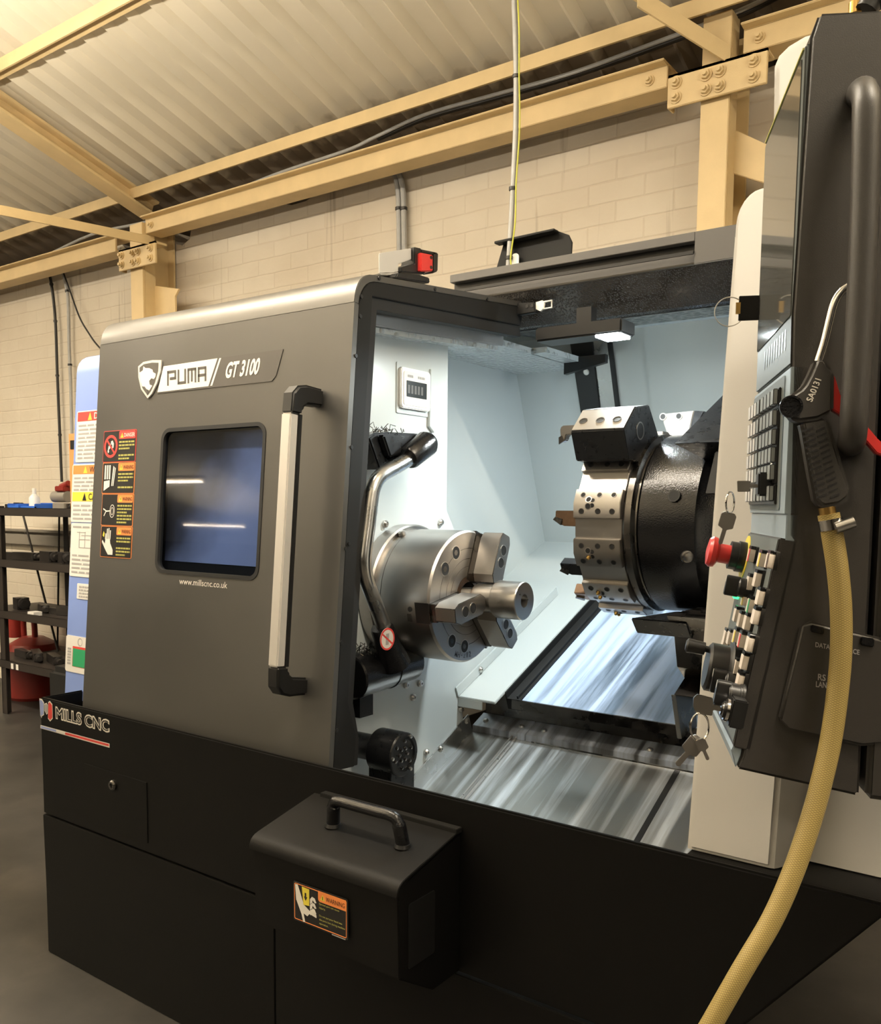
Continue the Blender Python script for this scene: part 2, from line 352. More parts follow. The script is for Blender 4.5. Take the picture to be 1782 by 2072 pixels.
def thing(name, label, cat, loc, group=None):
    o = bpy.data.objects.new(name, None); COL.objects.link(o); o.location = loc; o.empty_display_size = .05
    LOC[o.name] = V(loc); return tag(o, label, cat, group)
def solo(mb, name, label, cat, loc, group=None, bev=0):
    """a thing that is one mesh, its origin at its base"""
    LOC['_'] = V(loc); o = mb.build(name, None, bev); o.location = loc; LOC['_'] = V(); LOC[o.name] = V(loc)
    return tag(o, label, cat, group)
def struct(mb, name, bev=0):
    o = mb.build(name, None, bev); o['kind'] = 'structure'; return o
def dup(o, dx, label=None, parent=None):
    """copy of a thing, its parts and their sub-parts"""
    c = o.copy(); COL.objects.link(c)
    if parent: c.parent = parent
    else: c.location = V(o.location)+V(dx); c['label'] = label or o['label']
    for ch in list(o.children): dup(ch, dx, None, c)
    return c
def words(mb, fr, u0, v, u1, h, c, m, seed):
    """one line of print too small to read: a row of word-long dashes"""
    rd = random.Random(seed); u = u0
    while u < u1-.001:
        w = min((u1-u0)*rd.uniform(.10, .24), u1-u); mb.flat(fr, [(u, v), (u+w, v), (u+w, v+h), (u, v+h)], c, m); u += w+(u1-u0)*.03
EXPO = 0.0
LDOWN, LUP_FILL, LCOL = 118, 470, (1, .895, .74)
# ================================================================ THE WORKSHOP
WY = 3.20                                        # face of the brick wall
TAN = math.tan(R(17))
def roofz(y): return 2.90+(3.0-y)*TAN
XA, XB, YA = -26.0, 8.0, -16.0
struct(MB('floor').box((XA, YA, -.2), (XB, 6, 0)), 'floor')
# wall with a broken top edge under the eaves
rd = random.Random(3); top = []
x = XA
while x < XB:
    top.append((x, 2.752+rd.uniform(-.010, .012)-(.035 if rd.random() < .05 else 0))); x += rd.uniform(.05, .16) if -7 < x < 1 else 1
top.append((XB, 2.75))
for xa, xb, ypx in ((352, 386, 498), (655, 690, 386), (1000, 1022, 262), (930, 960, 300)):
    a, c = aY(xa, ypx, WY), aY(xb, ypx, WY); top = [q for q in top if not a.x-.02 < q[0] < c.x+.02]
    top += [(a.x-.01, 2.75), (a.x+.01, a.z+.01), ((a.x+c.x)/2, a.z-.008), (c.x-.01, a.z+.015), (c.x+.01, 2.75)]
top.sort()
b = MB('brick'); b.xz([(XA, 0), (XB, 0)]+top[::-1], WY, WY+.30)
struct(b, 'wall_back')
struct(MB('farwall').box((XA-.3, YA, 0), (XA, WY+.3, 6)), 'wall_left')
struct(MB('farwall').box((XB, YA, 0), (XB+.3, WY+.3, 6)), 'wall_right')
struct(MB('farwall').box((XA-.3, YA-.3, 0), (XB+.3, YA, 6)), 'wall_front')
struct(MB('brick').box((XA, WY+.45, 2.2), (XB, WY+.75, 3.2)), 'wall_outer')
# corrugated roof, corrugations running down the slope
b = MB('roof'); PITCH = .146; NS = 10
def prof(t):       # 0..1 across one corrugation -> height above the pan
    d = abs(t-.5)
    return .036*(.5+.5*math.cos(math.pi*min(1, d/.24)))
ys = [WY+.6, 2.98, 0, -6.4]
vs = []; nx = 0
xs = []
x = XA
while x < XB:
    fine = -8 < x < 2.5
    for k in range(NS if fine else 5): xs.append(x+PITCH*k/(NS if fine else 5))
    x += PITCH
for x in xs:
    t = ((x-XA)/PITCH) % 1
    for y in ys: vs.append((x, y, roofz(y)+.045-prof(t)))
    vs.append((x, YA-.2, roofz(-6.4)+(-6.4-YA)*-TAN+.045-prof(t)))
n = len(xs); q = 5
b.add(vs, [(i*q+j, (i+1)*q+j, (i+1)*q+j+1, i*q+j+1) for i in range(n-1) for j in range(q-1)])
struct(b, 'ceiling')
# ---------------- steelwork
def bolt(mb, p, n_, r=.016, h=.014, m='cream'):
    p = V(p); n_ = V(n_).normalized(); mb.cyl(p, p+n_*.004, r*1.35, m, 16); mb.cyl(p+n_*.004, p+n_*h, r, m, 6); mb.cyl(p+n_*h, p+n_*(h+.010), r*.5, m, 10)
BY = 3.0
def beam(x0, x1, zt, label, bolts):
    """a channel under the eaves: web facing the room, flanges top and bottom"""
    h = .082; t = thing('eaves_beam', label, 'steel beam', ((x0+x1)/2, BY, zt-h), 'channel beams under the eaves')
    m_ = MB('cream'); m_.yz([(BY, zt-h), (BY+.10, zt-h), (BY+.10, zt-h+.010), (BY+.012, zt-h+.010), (BY+.012, zt-.010), (BY+.10, zt-.010), (BY+.10, zt), (BY-.035, zt), (BY-.035, zt-.007), (BY, zt-.010)], x0, x1)
    m_.build('channel', t, .002)
    for bx in bolts:
        mb = MB('cream'); bolt(mb, (bx, BY, zt-.045), (0, -1, 0), .014); mb.build('bolt', t)
    return t
beam(-9.0, -4.40, aY(0, 572, 3.0).z+.082, 'cream steel channel beam running left from the left-hand column', [])
beam(-4.13, -1.235, aY(780, 336, 3.0).z+.082, 'long cream steel channel beam between the two wall columns', [-4.08, -1.30])
beam(-.98, 3.0, aY(1520, 104, 3.0).z+.082, 'cream steel channel beam running right above the right-hand column', [-.93])
# long thin purlin under the sheets just above the eaves
m_ = MB('cream'); z = roofz(2.95)
z -= .006; m_.yz([(2.93, z-.062), (2.938, z-.062), (2.938, z-.02), (2.99, z-.035), (2.99, z-.027), (2.93, z-.010)], -9, 3)
solo(m_, 'purlin', 'cream angle purlin running under the roof sheets nearest the wall', 'purlin', (-3, 2.95, z-.075), 'roof purlins')
z = roofz(2.16)
m_ = MB('cream'); m_.yz([(2.10, z-.060), (2.108, z-.060), (2.108, z-.018), (2.17, z-.038), (2.17, z-.030), (2.10, z-.008)], -9, 3)
solo(m_, 'purlin', 'cream angle purlin crossing the top left corner under the roof', 'purlin', (-3, 2.16, z-.075), 'roof purlins')
# sloping rafter at the left column
m_ = MB('cream'); rf = Fr((-4.17, 3.06, roofz(3.06)-.085), (1, 0, 0), (0, -1, TAN), (0, TAN, 1))
m_.box((-.055, 0, -.012), (.055, 4.2, 0), fr=rf); m_.box((-.008, 0, 0), (.008, 4.2, .06), fr=rf); m_.box((-.055, 0, .06), (.055, 4.2, .072), fr=rf)
solo(m_, 'rafter', 'cream steel rafter rising from the left-hand column to the upper left', 'rafter', rf.pt(0, 0, 0))
# flat brace crossing to the left column
p0 = aY(292, 484, 2.93); p1 = on(0, 425, (0, 2.2, 0), (0, 1, 0)); d = (p1-p0).normalized()
m_ = MB('cream'); bf = Fr(p0, d, V((0, 0, 1)), d.cross(V((0, 0, 1))))
m_.box((-.03, -.022, -.004), ((p1-p0).length+.6, .022, .004), fr=bf); m_.box((-.03, .016, 0), ((p1-p0).length+.6, .022, .05), fr=bf)
solo(m_, 'wind_brace', 'thin cream brace running left from the left-hand column plate', 'brace', p0)
p0 = on(1476, 112, (0, 2.97, 0), (0, 1, 0)); p1 = on(1290, -5, (0, 2.75, 0), (0, 1, 0)); d = (p1-p0).normalized()
m_ = MB('cream'); bf = Fr(p0, d, V((0, 0, 1)), d.cross(V((0, 0, 1))))
m_.box((0, -.028, -.004), ((p1-p0).length, .028, .004), fr=bf); m_.box((0, .02, 0), ((p1-p0).length, .028, .05), fr=bf)
solo(m_, 'wind_brace', 'cream angle brace running up from the right-hand column plate', 'brace', p0)
# columns with bolted head plates and gussets
def column(cpx, gpx, label, ptop, plate, holes):
    (xl, xr, xw, ypx) = cpx
    a = aY(xl, ypx, 2.98); c = aY(xr, ypx, 2.98); w = c.x-a.x
    t = thing('steel_column', label, 'steel column', (a.x+w/2, 3.05, 0))
    m_ = MB('cream'); m_.box((a.x, 2.98, 0), (c.x, 2.992, ptop)); m_.box((a.x+w/2-.005, 2.99, 0), (a.x+w/2+.005, 3.19, ptop)); m_.box((c.x-.012, 2.992, 0), (c.x, 3.06, ptop)); m_.box((a.x, 2.992, 0), (a.x+.012, 3.06, ptop)); m_.box((a.x, 3.18, 0), (c.x, 3.192, ptop))
    m_.build('shaft', t, .002)
    P = [aY(px, py, 2.955) for px, py in plate]
    x0 = (P[0].x+P[3].x)/2; x1 = (P[1].x+P[2].x)/2; z1 = (P[0].z+P[1].z)/2; z0 = (P[2].z+P[3].z)/2
    m_ = MB('cream'); m_.box((x0, 2.955, z0), (x1, 2.967, z1)); m_.box((x0, 2.955, z1-.012), (x1, 3.03, z1)); m_.box((x0, 2.967, z0), (x0+.01, 3.0, z1)); m_.build('head_plate', t, .002)
    for hu, hv in holes:
        mb = MB('cream'); bolt(mb, (x0+(x1-x0)*hu, 2.955, z0+(z1-z0)*hv), (0, -1, 0), .0155); mb.build('bolt', t)
    G = [aY(px, py, 3.06) for px, py in gpx]
    m_ = MB('cream'); m_.slab(Fr((0, 3.06, 0), (1, 0, 0), (0, 0, 1), (0, 1, 0)), [(p.x, p.z) for p in G], -.006, .006); m_.build('gusset_plate', t, .002)
H8 = [(.09, .28), (.09, .72), (.40, .27), (.40, .70), (.54, .27), (.54, .70), (.87, .28), (.87, .72)]
column((265, 290, 302, 600), [(288, 577), (318, 579), (364, 585), (356, 600), (357, 640), (288, 645)], 'cream steel column against the wall behind the open machine door', 2.74, [(240, 507), (314, 486), (314, 533), (240, 548)], H8)
column((1413, 1470, 1488, 330), [(1484, 262), (1545, 290), (1640, 330), (1640, 400), (1484, 352)], 'cream steel column against the wall beside the white console post', 2.86, [(1350, 155), (1552, 93), (1552, 166), (1350, 221)], H8)
# ---------------- cables and conduits on the wall
def run(pts, r, m_, name, label, cat, ties=(), n=6, group=None):
    P = smooth(pts, n); mb = MB(m_); mb.tube(P, r, m_, 10)
    for i in ties:
        q = P[min(len(P)-2, int(i*(len(P)-1)))]; d = (P[min(len(P)-1, int(i*(len(P)-1))+1)]-q).normalized(); mb.cyl(q-d*.006, q+d*.006, r*1.35, 'cable', 12)
    low = min(P, key=lambda p: p.z)
    return solo(mb, name, label, cat, low, group)
run([aY(px, py, 3.02) for px, py in [(-40, 560), (60, 532), (185, 475), (300, 448), (420, 408), (560, 352), (700, 305), (760, 277), (860, 232), (1000, 192), (1150, 150), (1330, 85), (1500, 20), (1600, -30)]], .0075, 'conduit', 'cable', 'grey cable running along the top of the eaves beams', 'cable')
run([aY(px, py, 3.04) for px, py in [(765, 280), (860, 238), (1000, 198), (1150, 155), (1330, 92), (1500, 27), (1600, -22)]], .012, 'cable', 'cable', 'black cable lying beside the grey one on the eaves beam', 'cable')
run([aY(px, py, 3.17) for px, py in [(783, 328), (795, 345), (803, 372), (806, 400), (807, 450), (808, 520)]], .012, 'conduit', 'wall_conduit', 'grey wall conduit bending down behind the door switch, left of its twin', 'conduit', (.7,))
run([aY(px, py, 3.17) for px, py in [(790, 328), (804, 345), (813, 372), (816, 400), (817, 450), (818, 520)]], .012, 'conduit', 'wall_conduit', 'grey wall conduit bending down behind the door switch, right of its twin', 'conduit', (.7,))
run([aY(px, py, 3.17) for px, py in [(95, 540), (104, 575), (112, 650), (116, 760), (121, 880), (125, 975)]], .009, 'cable', 'wall_cable', 'black cable clipped down the brick wall above the tool rack', 'cable', (.2, .4, .6, .8))
run([aY(px, py, 3.17) for px, py in [(123, 538), (133, 575), (138, 610), (140, 700), (143, 780), (146, 900)]], .010, 'conduit', 'wall_conduit', 'thin grey conduit down the wall left of the blue cover', 'conduit', (.3, .7))
run([aY(px, py, 3.15) for px, py in [(124, 540), (142, 590), (160, 640), (178, 672), (200, 702), (240, 740)]], .005, 'cable', 'wall_cable', 'thin dark cable slanting down the wall towards the graphite door', 'cable')
# conduit that hangs from the roof down to the machine
hp = [(1040, -25), (1042, 60), (1044, 150), (1043, 260), (1038, 370), (1034, 450), (1028, 545)]
t = thing('hanging_conduit', 'grey conduit with yellow green wire hanging from the roof to the machine top', 'conduit', aY(1028, 545, 2.4))
mb = MB('conduit'); mb.tube(smooth([V((aY(1040, -25, 2.4).x, 2.4, roofz(2.4)+.02))]+[aY(px, py, 2.4) for px, py in hp]), .0085, 'conduit', 12); mb.build('tube', t)
mb = MB('yg'); mb.tube(smooth([aY(px+(8 if i % 2 else 6), py, 2.39) for i, (px, py) in enumerate(hp[:-1])]+[aY(1033, 520, 2.39), aY(1036, 546, 2.39)]), .0024, 'yg', 8); mb.build('earth_wire', t)
for py, pxx in ((155, 1044), (382, 1037), (522, 1030)):
    p = aY(pxx, py, 2.4); mb = MB('cable'); mb.cyl(p-V((0, 0, .005)), p+V((0, 0, .005)), .0115); mb.build('cable_tie', t)
# grey pipe trunking low on the wall by the rack
m_ = MB('trunk'); z = aY(60, 1092, WY-.04).z; m_.box((-9, WY-.05, z-.035), (-2.2, WY-.001, z+.035)); m_.box((-9, WY-.06, z+.05), (-2.2, WY-.001, z+.068))
solo(m_, 'wall_trunking', 'grey cable trunking along the brick wall behind the tool rack', 'trunking', (-5, WY-.03, z-.035), bev=.004)
# ---------------- tool rack at the far left
RY = 2.66; RXR = -4.02
t = thing('tool_rack', 'dark steel rack with four shelves of lathe tools, by the wall', 'shelving', (-4.9, RY+.2, 0))
def rz(px, py): return aY(px, py, RY).z
zs = [rz(60, 1032), rz(60, 1140), rz(60, 1247), rz(60, 1350)]
x0 = aY(-60, 1100, RY).x
for nm, xx in (('post', aY(6, 1300, RY).x), ('post', RXR)):
    mb = MB('rack'); mb.box((xx-.03, RY, 0), (xx+.02, RY+.006, zs[0]+.02)); mb.box((xx-.03, RY, 0), (xx-.024, RY+.05, zs[0]+.02)); mb.build('post', t)
    mb = MB('rack'); mb.box((xx-.03, RY+.42, 0), (xx+.02, RY+.426, zs[0]+.02)); mb.build('post', t)
for k, z in enumerate(zs):
    mb = MB('rack'); mb.box((x0, RY, z-.03), (RXR+.02, RY+.43, z)); mb.box((x0, RY-.004, z-.035), (RXR+.02, RY, z+.012)); mb.build('shelf', t, .002)
mb = MB('rack'); mb.tube([aY(45, 1035, RY+.4), aY(118, 1320, RY+.4)], .007); mb.build('cross_brace', t)
mb = MB('rack'); mb.tube([aY(120, 1035, RY+.41), aY(116, 1330, RY+.41)], .006); mb.build('tie_rod', t)
# things on the rack
def onrack(px, z): return V((aY(px, 1100, RY+.12).x, RY+.12, z))
p = onrack(75, zs[0]); mb = MB('bluep'); mb.box((p.x-.15, p.y-.09, p.z), (p.x+.15, p.y+.12, p.z+.012)); mb.box((p.x-.15, p.y-.09, p.z), (p.x-.14, p.y+.12, p.z+.035)); mb.box((p.x+.14, p.y-.09, p.z), (p.x+.15, p.y+.12, p.z+.035)); mb.box((p.x-.15, p.y+.11, p.z), (p.x+.15, p.y+.12, p.z+.04)); mb.box((p.x-.15, p.y-.09, p.z), (p.x+.15, p.y-.08, p.z+.022))
mb.box((p.x-.05, p.y-.10, p.z-.02), (p.x-.005, p.y-.09, p.z+.03)); solo(mb, 'parts_tray', 'shallow blue plastic tray on the top shelf of the tool rack', 'tray', p, bev=.003)
p = V((onrack(66, 0).x, RY+.14, zs[0]+.013)); mb = MB('clear'); mb.lathe(p, (0, 0, 1), [(0, .030), (.055, .030), (.068, .022), (.078, .012), (.10, .011)]); mb.lathe(p+V((0, 0, .1)), (0, 0, 1), [(0, .012), (.012, .011)], 'inkw'); solo(mb, 'small_bottle', 'small cloudy plastic bottle standing in the blue tray', 'bottle', p)
p = V((onrack(118, 0).x, RY+.16, zs[0]+.001)); t2 = thing('bench_vice', 'small grey and red vice on the top shelf beside the blue tray', 'vice', p)
mb = MB('trunk'); mb.box((p.x-.05, p.y-.04, p.z), (p.x+.07, p.y+.04, p.z+.04)); mb.cyl(p+V((-.09, 0, .075)), p+V((.05, 0, .075)), .032, 'trunk'); mb.build('vice_body', t2, .003)
mb = MB('gas'); mb.box((p.x-.04, p.y-.03, p.z+.105), (p.x+.05, p.y+.03, p.z+.135)); mb.cyl(p+V((-.02, 0, .13)), p+V((.06, 0, .15)), .018); mb.build('vice_jaw', t2, .004)
tl = [(20, 1, .20, .04), (48, 1, .26, .045), (92, 1, .18, .06), (122, 1, .14, .06), (30, 2, .10, .07), (75, 2, .17, .045), (100, 2, .10, .035), (122, 2, .12, .05), (34, 3, .22, .045), (58, 3, .26, .05), (95, 3, .24, .05), (120, 3, .22, .045), (12, 0, .05, .03), (30, 0, .04, .04), (134, 0, .05, .035)]
nm = {0: 'top', 1: 'second', 2: 'third', 3: 'lowest'}
order = {}
for px, k, ln, hh in tl: order.setdefault(k, []).append(px)
ordw = ['first', 'second', 'third', 'fourth', 'fifth']
for px, k, ln, hh in tl:
    p = onrack(px, zs[k]+.001); a = rd.uniform(-.5, .5); fr = Fr(p+V((0, .03, hh*.5)), (math.cos(a), math.sin(a), 0), (-math.sin(a), math.cos(a), 0), (0, 0, 1))
    mb = MB('tools'); mb.box((-ln*.5, -hh*.5, -hh*.5), (ln*.28, hh*.5, hh*.5), fr=fr); mb.lathe(fr.pt(ln*.28, 0, 0), fr.u, [(0, hh*.5), (.02, hh*.5), (.022, hh*.32), (ln*.25, hh*.30)], 'tools', 16)
    solo(mb, 'lathe_tool_holder', 'dark steel tool holder, %s from the left on the %s shelf of the rack' % (ordw[sorted(order[k]).index(px)], nm[k]), 'tool holder', p, 'dark tool holders on the rack', .002)
p = onrack(95, zs[2]+.001)-V((0, .11, 0)); mb = MB('paper'); mb.box((p.x-.035, p.y, p.z), (p.x+.03, p.y+.05, p.z+.022)); solo(mb, 'paper_label', 'small white card at the front of the third shelf', 'card', p)
for i, px in enumerate((24, 34)):
    p = V((aY(px, 1340, RY-.007).x, RY-.007, zs[3]-.030)); mb = MB('paper'); mb.box((p.x-.012, p.y, p.z), (p.x+.012, p.y+.002, p.z+.032)); solo(mb, 'shelf_ticket', 'white ticket on the lowest shelf edge, %s of the two' % ('left' if i == 0 else 'right'), 'ticket', p, 'white tickets on the lowest shelf')
# red gas bottle behind the rack
p = aZ(48, 1380, 0); p = V((-5.42, 3.02, 0)); t2 = thing('red_gas_bottle', 'squat red gas bottle with a collar on the floor behind the rack', 'gas bottle', p)
zt = aY(48, 1285, 3.02).z
mb = MB('gas'); mb.lathe(p, (0, 0, 1), [(0, .15), (.02, .165), (zt-.10, .165), (zt-.04, .14), (zt, .07)]); mb.build('bottle_body', t2)
mb = MB('gas'); mb.tube(smooth([p+V((-.10, 0, zt-.03)), p+V((-.10, 0, zt+.10)), p+V((-.03, 0, zt+.15)), p+V((.02, 0, zt+.10)), p+V((.03, 0, zt-.01))]), .018); mb.build('bottle_handle', t2)
mb = MB('gas'); mb.lathe(p+V((-.20, 0, zt-.02)), (0, 0, 1), [(0, .05), (.12, .05), (.14, .03)]); mb.build('valve_cap', t2)
m_ = MB('wood'); a = aZ(85, 1412, 0); m_.box((-4.33, 2.60, 0), (-4.27, 2.64, .45)); solo(m_, 'wooden_leg', 'bare timber upright on the floor under the rack', 'timber', (-4.3, 2.62, 0))
# narrow orange strip behind the blue cover
a = aY(139, 878, 2.3); c = aY(147, 985, 2.3); m_ = MB('orangep'); m_.box((a.x, 2.3, 0), (a.x+.06, 2.32, a.z)); m_.box((a.x+.012, 2.298, a.z-.07), (a.x+.05, 2.3, a.z-.03), 'ink'); solo(m_, 'orange_marker_strip', 'narrow orange strip with a black mark behind the blue cover', 'marker', (a.x, 2.31, 0))
# ---------------- fluorescent battens hung under the roof, plus a low row added to brighten the ceiling
LIGHTS = [(-5.9, .75, 3.2, .72, .06), (-2.3, .75, 3.2, 1, .10), (1.4, .75, 3.2, 1, .10), (-6.6, .9, 2.35, .05, .12), (-2.9, .9, 2.35, .05, .20), (1.6, .9, 2.35, .05, .36), (-5.6, -2.6, 2.9, .10, 1.6), (-13.3, -6.9, 3.05, .5, .5), (-6, -6.9, 3.05, .4, .6), (.5, -6.9, 3.05, .4, .6), (-18.6, -12.6, 3.05, .5, .5), (-12, -12.6, 3.05, .5, .5), (5.2, -2.3, 3.05, .5, .5), (-9.9, .75, 3.2, .25, .05)]
for i, (lx, ly, Lz, ld_k, lu_k) in enumerate(LIGHTS):
    t2 = thing('fluorescent_batten', 'fluorescent batten light with added uplight, hung under the workshop roof', 'ceiling light', (lx, ly, Lz), 'fluorescent battens under the roof')
    mb = MB('inkw'); mb.box((lx-1.25, ly-.05, Lz+.03), (lx+1.25, ly+.05, Lz+.09)); mb.build('housing', t2, .006)
    for sx_ in (-1, 1): mb = MB('inkw'); mb.cyl((lx+sx_*.9, ly, Lz+.09), (lx+sx_*.9, ly, min(roofz(ly), roofz(-12.8-ly)) if ly < -6.4 else roofz(ly)), .006); mb.build('hanger', t2)
    mb = MB('tube'); mb.cyl((lx-1.2, ly, Lz+.01), (lx+1.2, ly, Lz+.01), .018, 'tube', 12); mb.build('tube', t2)
    for up in (0, 1):  # the upward one is added on every batten to brighten the roof
        ld = bpy.data.lights.new('batten_and_fill_light', 'AREA'); ld.shape = 'RECTANGLE'; ld.size = 2.4; ld.size_y = .10; ld.energy = (LDOWN*ld_k, LUP_FILL*lu_k)[up]; ld.color = LCOL
        lo = bpy.data.objects.new('batten_and_fill_light', ld); COL.objects.link(lo); lo.location = (lx, ly, Lz+(.093 if up else -.012)); lo.rotation_euler = (math.pi if up else 0, 0, 0)
# ================================================================ THE LATHE
TD = R(4.8); D0 = V((0, 1.31, .712))
DF = Fr(D0, (1, 0, 0), (0, math.sin(TD), math.cos(TD)), (0, -math.cos(TD), math.sin(TD)))   # n points out of the door
def dyz(v, off): p = DF.pt(0, v, -off); return (p.y, p.z)
LA = thing('cnc_lathe', 'large black and graphite CNC lathe with its door slid open on a lit cabin', 'lathe', (-1.25, 1.9, 0))
XS = -1.228                                                            # plane of the door's right side
# ---- base
mb = MB('base'); mb.xz([(-2.271, .3975), (-.430, .3975), (-.170, .722), (-2.271, .722)], 1.28, 1.292); mb.box((-2.271, 1.28, .3975), (-2.262, 2.6, .722)); mb.build('upper_front_panel', LA, .0035)
mb = MB('base'); mb.xz([(-2.262, 0), (-1.3605, 0), (-1.3605, .394), (-2.271, .394)], 1.2778, 1.292); mb.box((-2.270, 1.28, 0), (-2.262, 2.6, .394)); mb.build('lower_front_panel', LA, .0015)
mb = MB('base'); mb.xz([(-1.3575, 0), (-.749, 0), (-.434, .394), (-1.3575, .394)], 1.2778, 1.292); mb.build('lower_front_panel', LA, .0015)
mb = MB('base'); mb.xz([(-2.255, 0), (-.75, 0), (-.53, .275), (-2.255, .275)], 1.293, 2.7); mb.box((-2.255, 1.294, .27), (-1.42, 2.7, .64)); mb.xz([(-.462, .36), (-.174, .720), (-.462, .720)], 1.293, 2.6); mb.build('base_body', LA, .001)
mb = MB('base'); mb.box((-2.262, 1.292, .64), (-1.36, 1.30, .715)); mb.build('trough_lip', LA)
# hatch with its lock
q = [aY(px, py, 1.28) for px, py in ((171, 1543), (298, 1584), (300, 1705), (175, 1660))]
x0, x1 = (q[0].x+q[3].x)/2, (q[1].x+q[2].x)/2; z1, z0 = (q[0].z+q[1].z)/2, (q[2].z+q[3].z)/2
mb = MB('base'); mb.box((x0, 1.2775, z0), (x1, 1.281, z1)); h = mb.build('access_hatch', LA, .0008)
p = aY(231, 1588, 1.2775); mb = MB('blackgloss'); mb.lathe(p, (0, -1, 0), [(0, .013), (.006, .013), (.010, .010), (.010, .006), (.004, .005)], 'steeld', 24); mb.build('hatch_lock', h)
# printed emblem, lettering and stripe on the base
BF = Fr((0, 1.28, 0), (1, 0, 0), (0, 0, 1), (0, -1, 0))
mb = MB('ink')
def bpx(pts, c, m_): mb.flat(BF, [BF.px(*p) for p in pts], c, m_)
def cpx(x, y): return (60+x/5.94, 1380+y/5.94)
def grow(pts, k):
    cx_ = sum(p[0] for p in pts)/len(pts); cy_ = sum(p[1] for p in pts)/len(pts); return [(cx_+(p[0]-cx_)*k, cy_+(p[1]-cy_)*k) for p in pts]
for pts, m_ in (([(118, 195), (152, 205), (175, 245), (175, 395), (150, 412), (147, 435), (130, 400)], 'lblue'), ([(178, 262), (205, 250), (220, 275), (220, 375), (205, 392), (180, 340)], 'papertext'), ([(225, 240), (245, 225), (275, 265), (280, 440), (248, 475), (222, 440)], 'red')):
    P_ = [BF.px(*cpx(*p)) for p in pts]; P2 = grow(P_, .86)
    mb.flat(BF, P_, .0006, 'inkw'); mb.flat(BF, P2, .0010, m_)
mb.build('maker_emblem', LA, 0)
mb = MB('inkw'); a = BF.px(*cpx(318, 440)); c = BF.px(*cpx(960, 600)); zt = BF.px(*cpx(318, 295))[1]; h_ = zt-a[1]
mb.text('MILLS CNC', BF, a[0]-.001, a[1]-.001, c[0]-a[0]+.002, h_+.002, .0006, 'inkw', .055)
mb.text('MILLS CNC', BF, a[0]+.003, a[1]+.003, c[0]-a[0]-.006, h_-.006, .0010, 'ink', .0)
mb.build('maker_lettering', LA)
mb = MB('inkw'); bpx([cpx(*p) for p in ((132, 515), (962, 740), (962, 790), (132, 555))], .0006, 'inkw')
for x0_, x1_, m_ in ((140, 322, 'lblue'), (326, 424, 'paper'), (430, 955, 'red')):
    def yy(x, k): return 515+(x-132)*225/830+(8 if k == 0 else 34)
    bpx([cpx(x0_, yy(x0_, 0)), cpx(x1_, yy(x1_, 0)), cpx(x1_, yy(x1_, 1)), cpx(x0_, yy(x0_, 1))], .0010, m_)
mb.build('stripe_decal', LA)
# ---- blue side cover seen left of the door
TB = R(4.1); BL = Fr((0, 1.40, .69), (1, 0, 0), (0, math.sin(TB), math.cos(TB)), (0, -math.cos(TB), math.sin(TB)))
def byz(v, off): p = BL.pt(0, v, -off); return (p.y, p.z)
mb = MB('blue'); e0 = byz(.93, 0); prof_ = [byz(0, 0), e0]+[(p.x, p.y) for p in bez((*e0, 0), (*byz(.985, 0), 0), (*byz(.992, .06), 0))][1:]+[byz(.995, .30), byz(.0, .30)]
mb.yz(prof_, -2.352, -1.42); bc = mb.build('blue_side_cover', LA, .002)
def sheet(name, pts, rows, lab=None, base='paper'):
    """a printed sheet on the blue cover: rows = (y0,y1,material or 'txt') in pixels of the photo at its left edge"""
    a, c = BL.px(*pts[0]), BL.px(*pts[1]); u0, v1 = a; u1, v0 = u0+.24, c[1]; mb = MB(base)
    mb.slab(BL, rrect(u0, v0, u1, v1, .006, 3), .0003, .0012, base)
    for f0, f1, m_ in rows:
        va, vb = v1+(v0-v1)*f0, v1+(v0-v1)*f1
        if m_ == 'txt':
            nl = max(1, int((va-vb)/.011))
            for k in range(nl): words(mb, BL, u0+.01, va-(k+.8)*(va-vb)/nl, u1-.01, .005, .0016, 'papertext', hash((f0, k)) % 999)
        elif m_ == 'dia':
            for w_ in ((.2, .1, .8, .13), (.2, .1, .23, .9), (.45, .1, .48, .9), (.2, .5, .7, .53), (.3, .7, .9, .73), (.1, .85, .5, .88)):
                mb.flat(BL, [(u0+.02+.11*w_[0], vb+(va-vb)*w_[1]), (u0+.02+.11*w_[2], vb+(va-vb)*w_[1]), (u0+.02+.11*w_[2], vb+(va-vb)*w_[3]), (u0+.02+.11*w_[0], vb+(va-vb)*w_[3])], .0016, 'papertext')
        else: mb.flat(BL, [(u0+.004, vb), (u1-.004, vb), (u1-.004, va), (u0+.004, va)], .0015, m_)
        if m_ in ('red', 'orange', 'yellow'):
            tri = [(u0+.055, vb+.002), (u0+.075, vb+.002), (u0+.065, va-.002)]; mb.flat(BL, tri, .0018, 'yellow' if m_ != 'yellow' else 'ink')
            mb.text({'red': 'DANGER', 'orange': 'WARNING', 'yellow': 'CAUTION'}[m_], BL, u0+.085, vb+.004, .11, (va-vb)-.008, .0018, 'inkw' if m_ == 'red' else 'ink', .01)
    return mb.build(name, bc, 0, lab)
sheet('danger_sheet', [(157, 833), (150, 936)], [(.02, .2, 'red'), (.24, .95, 'txt')], 'white notice with a red danger heading')
sheet('warning_sheet', [(148, 940), (146, 1056)], [(.02, .17, 'orange'), (.20, .47, 'txt'), (.48, .64, 'yellow'), (.67, .97, 'txt')], 'white notice with orange and yellow headings')
sheet('diagram_sheet', [(145, 1058), (141, 1165)], [(.04, .1, 'txt'), (.12, .5, 'dia'), (.56, .95, 'txt')], 'white sheet with a line diagram and table')
a = BL.px(157, 1180); c = BL.px(155, 1211); mb = MB('paper'); mb.slab(BL, rrect(a[0], c[1], a[0]+.10, a[1], .003, 2), .0003, .0012)
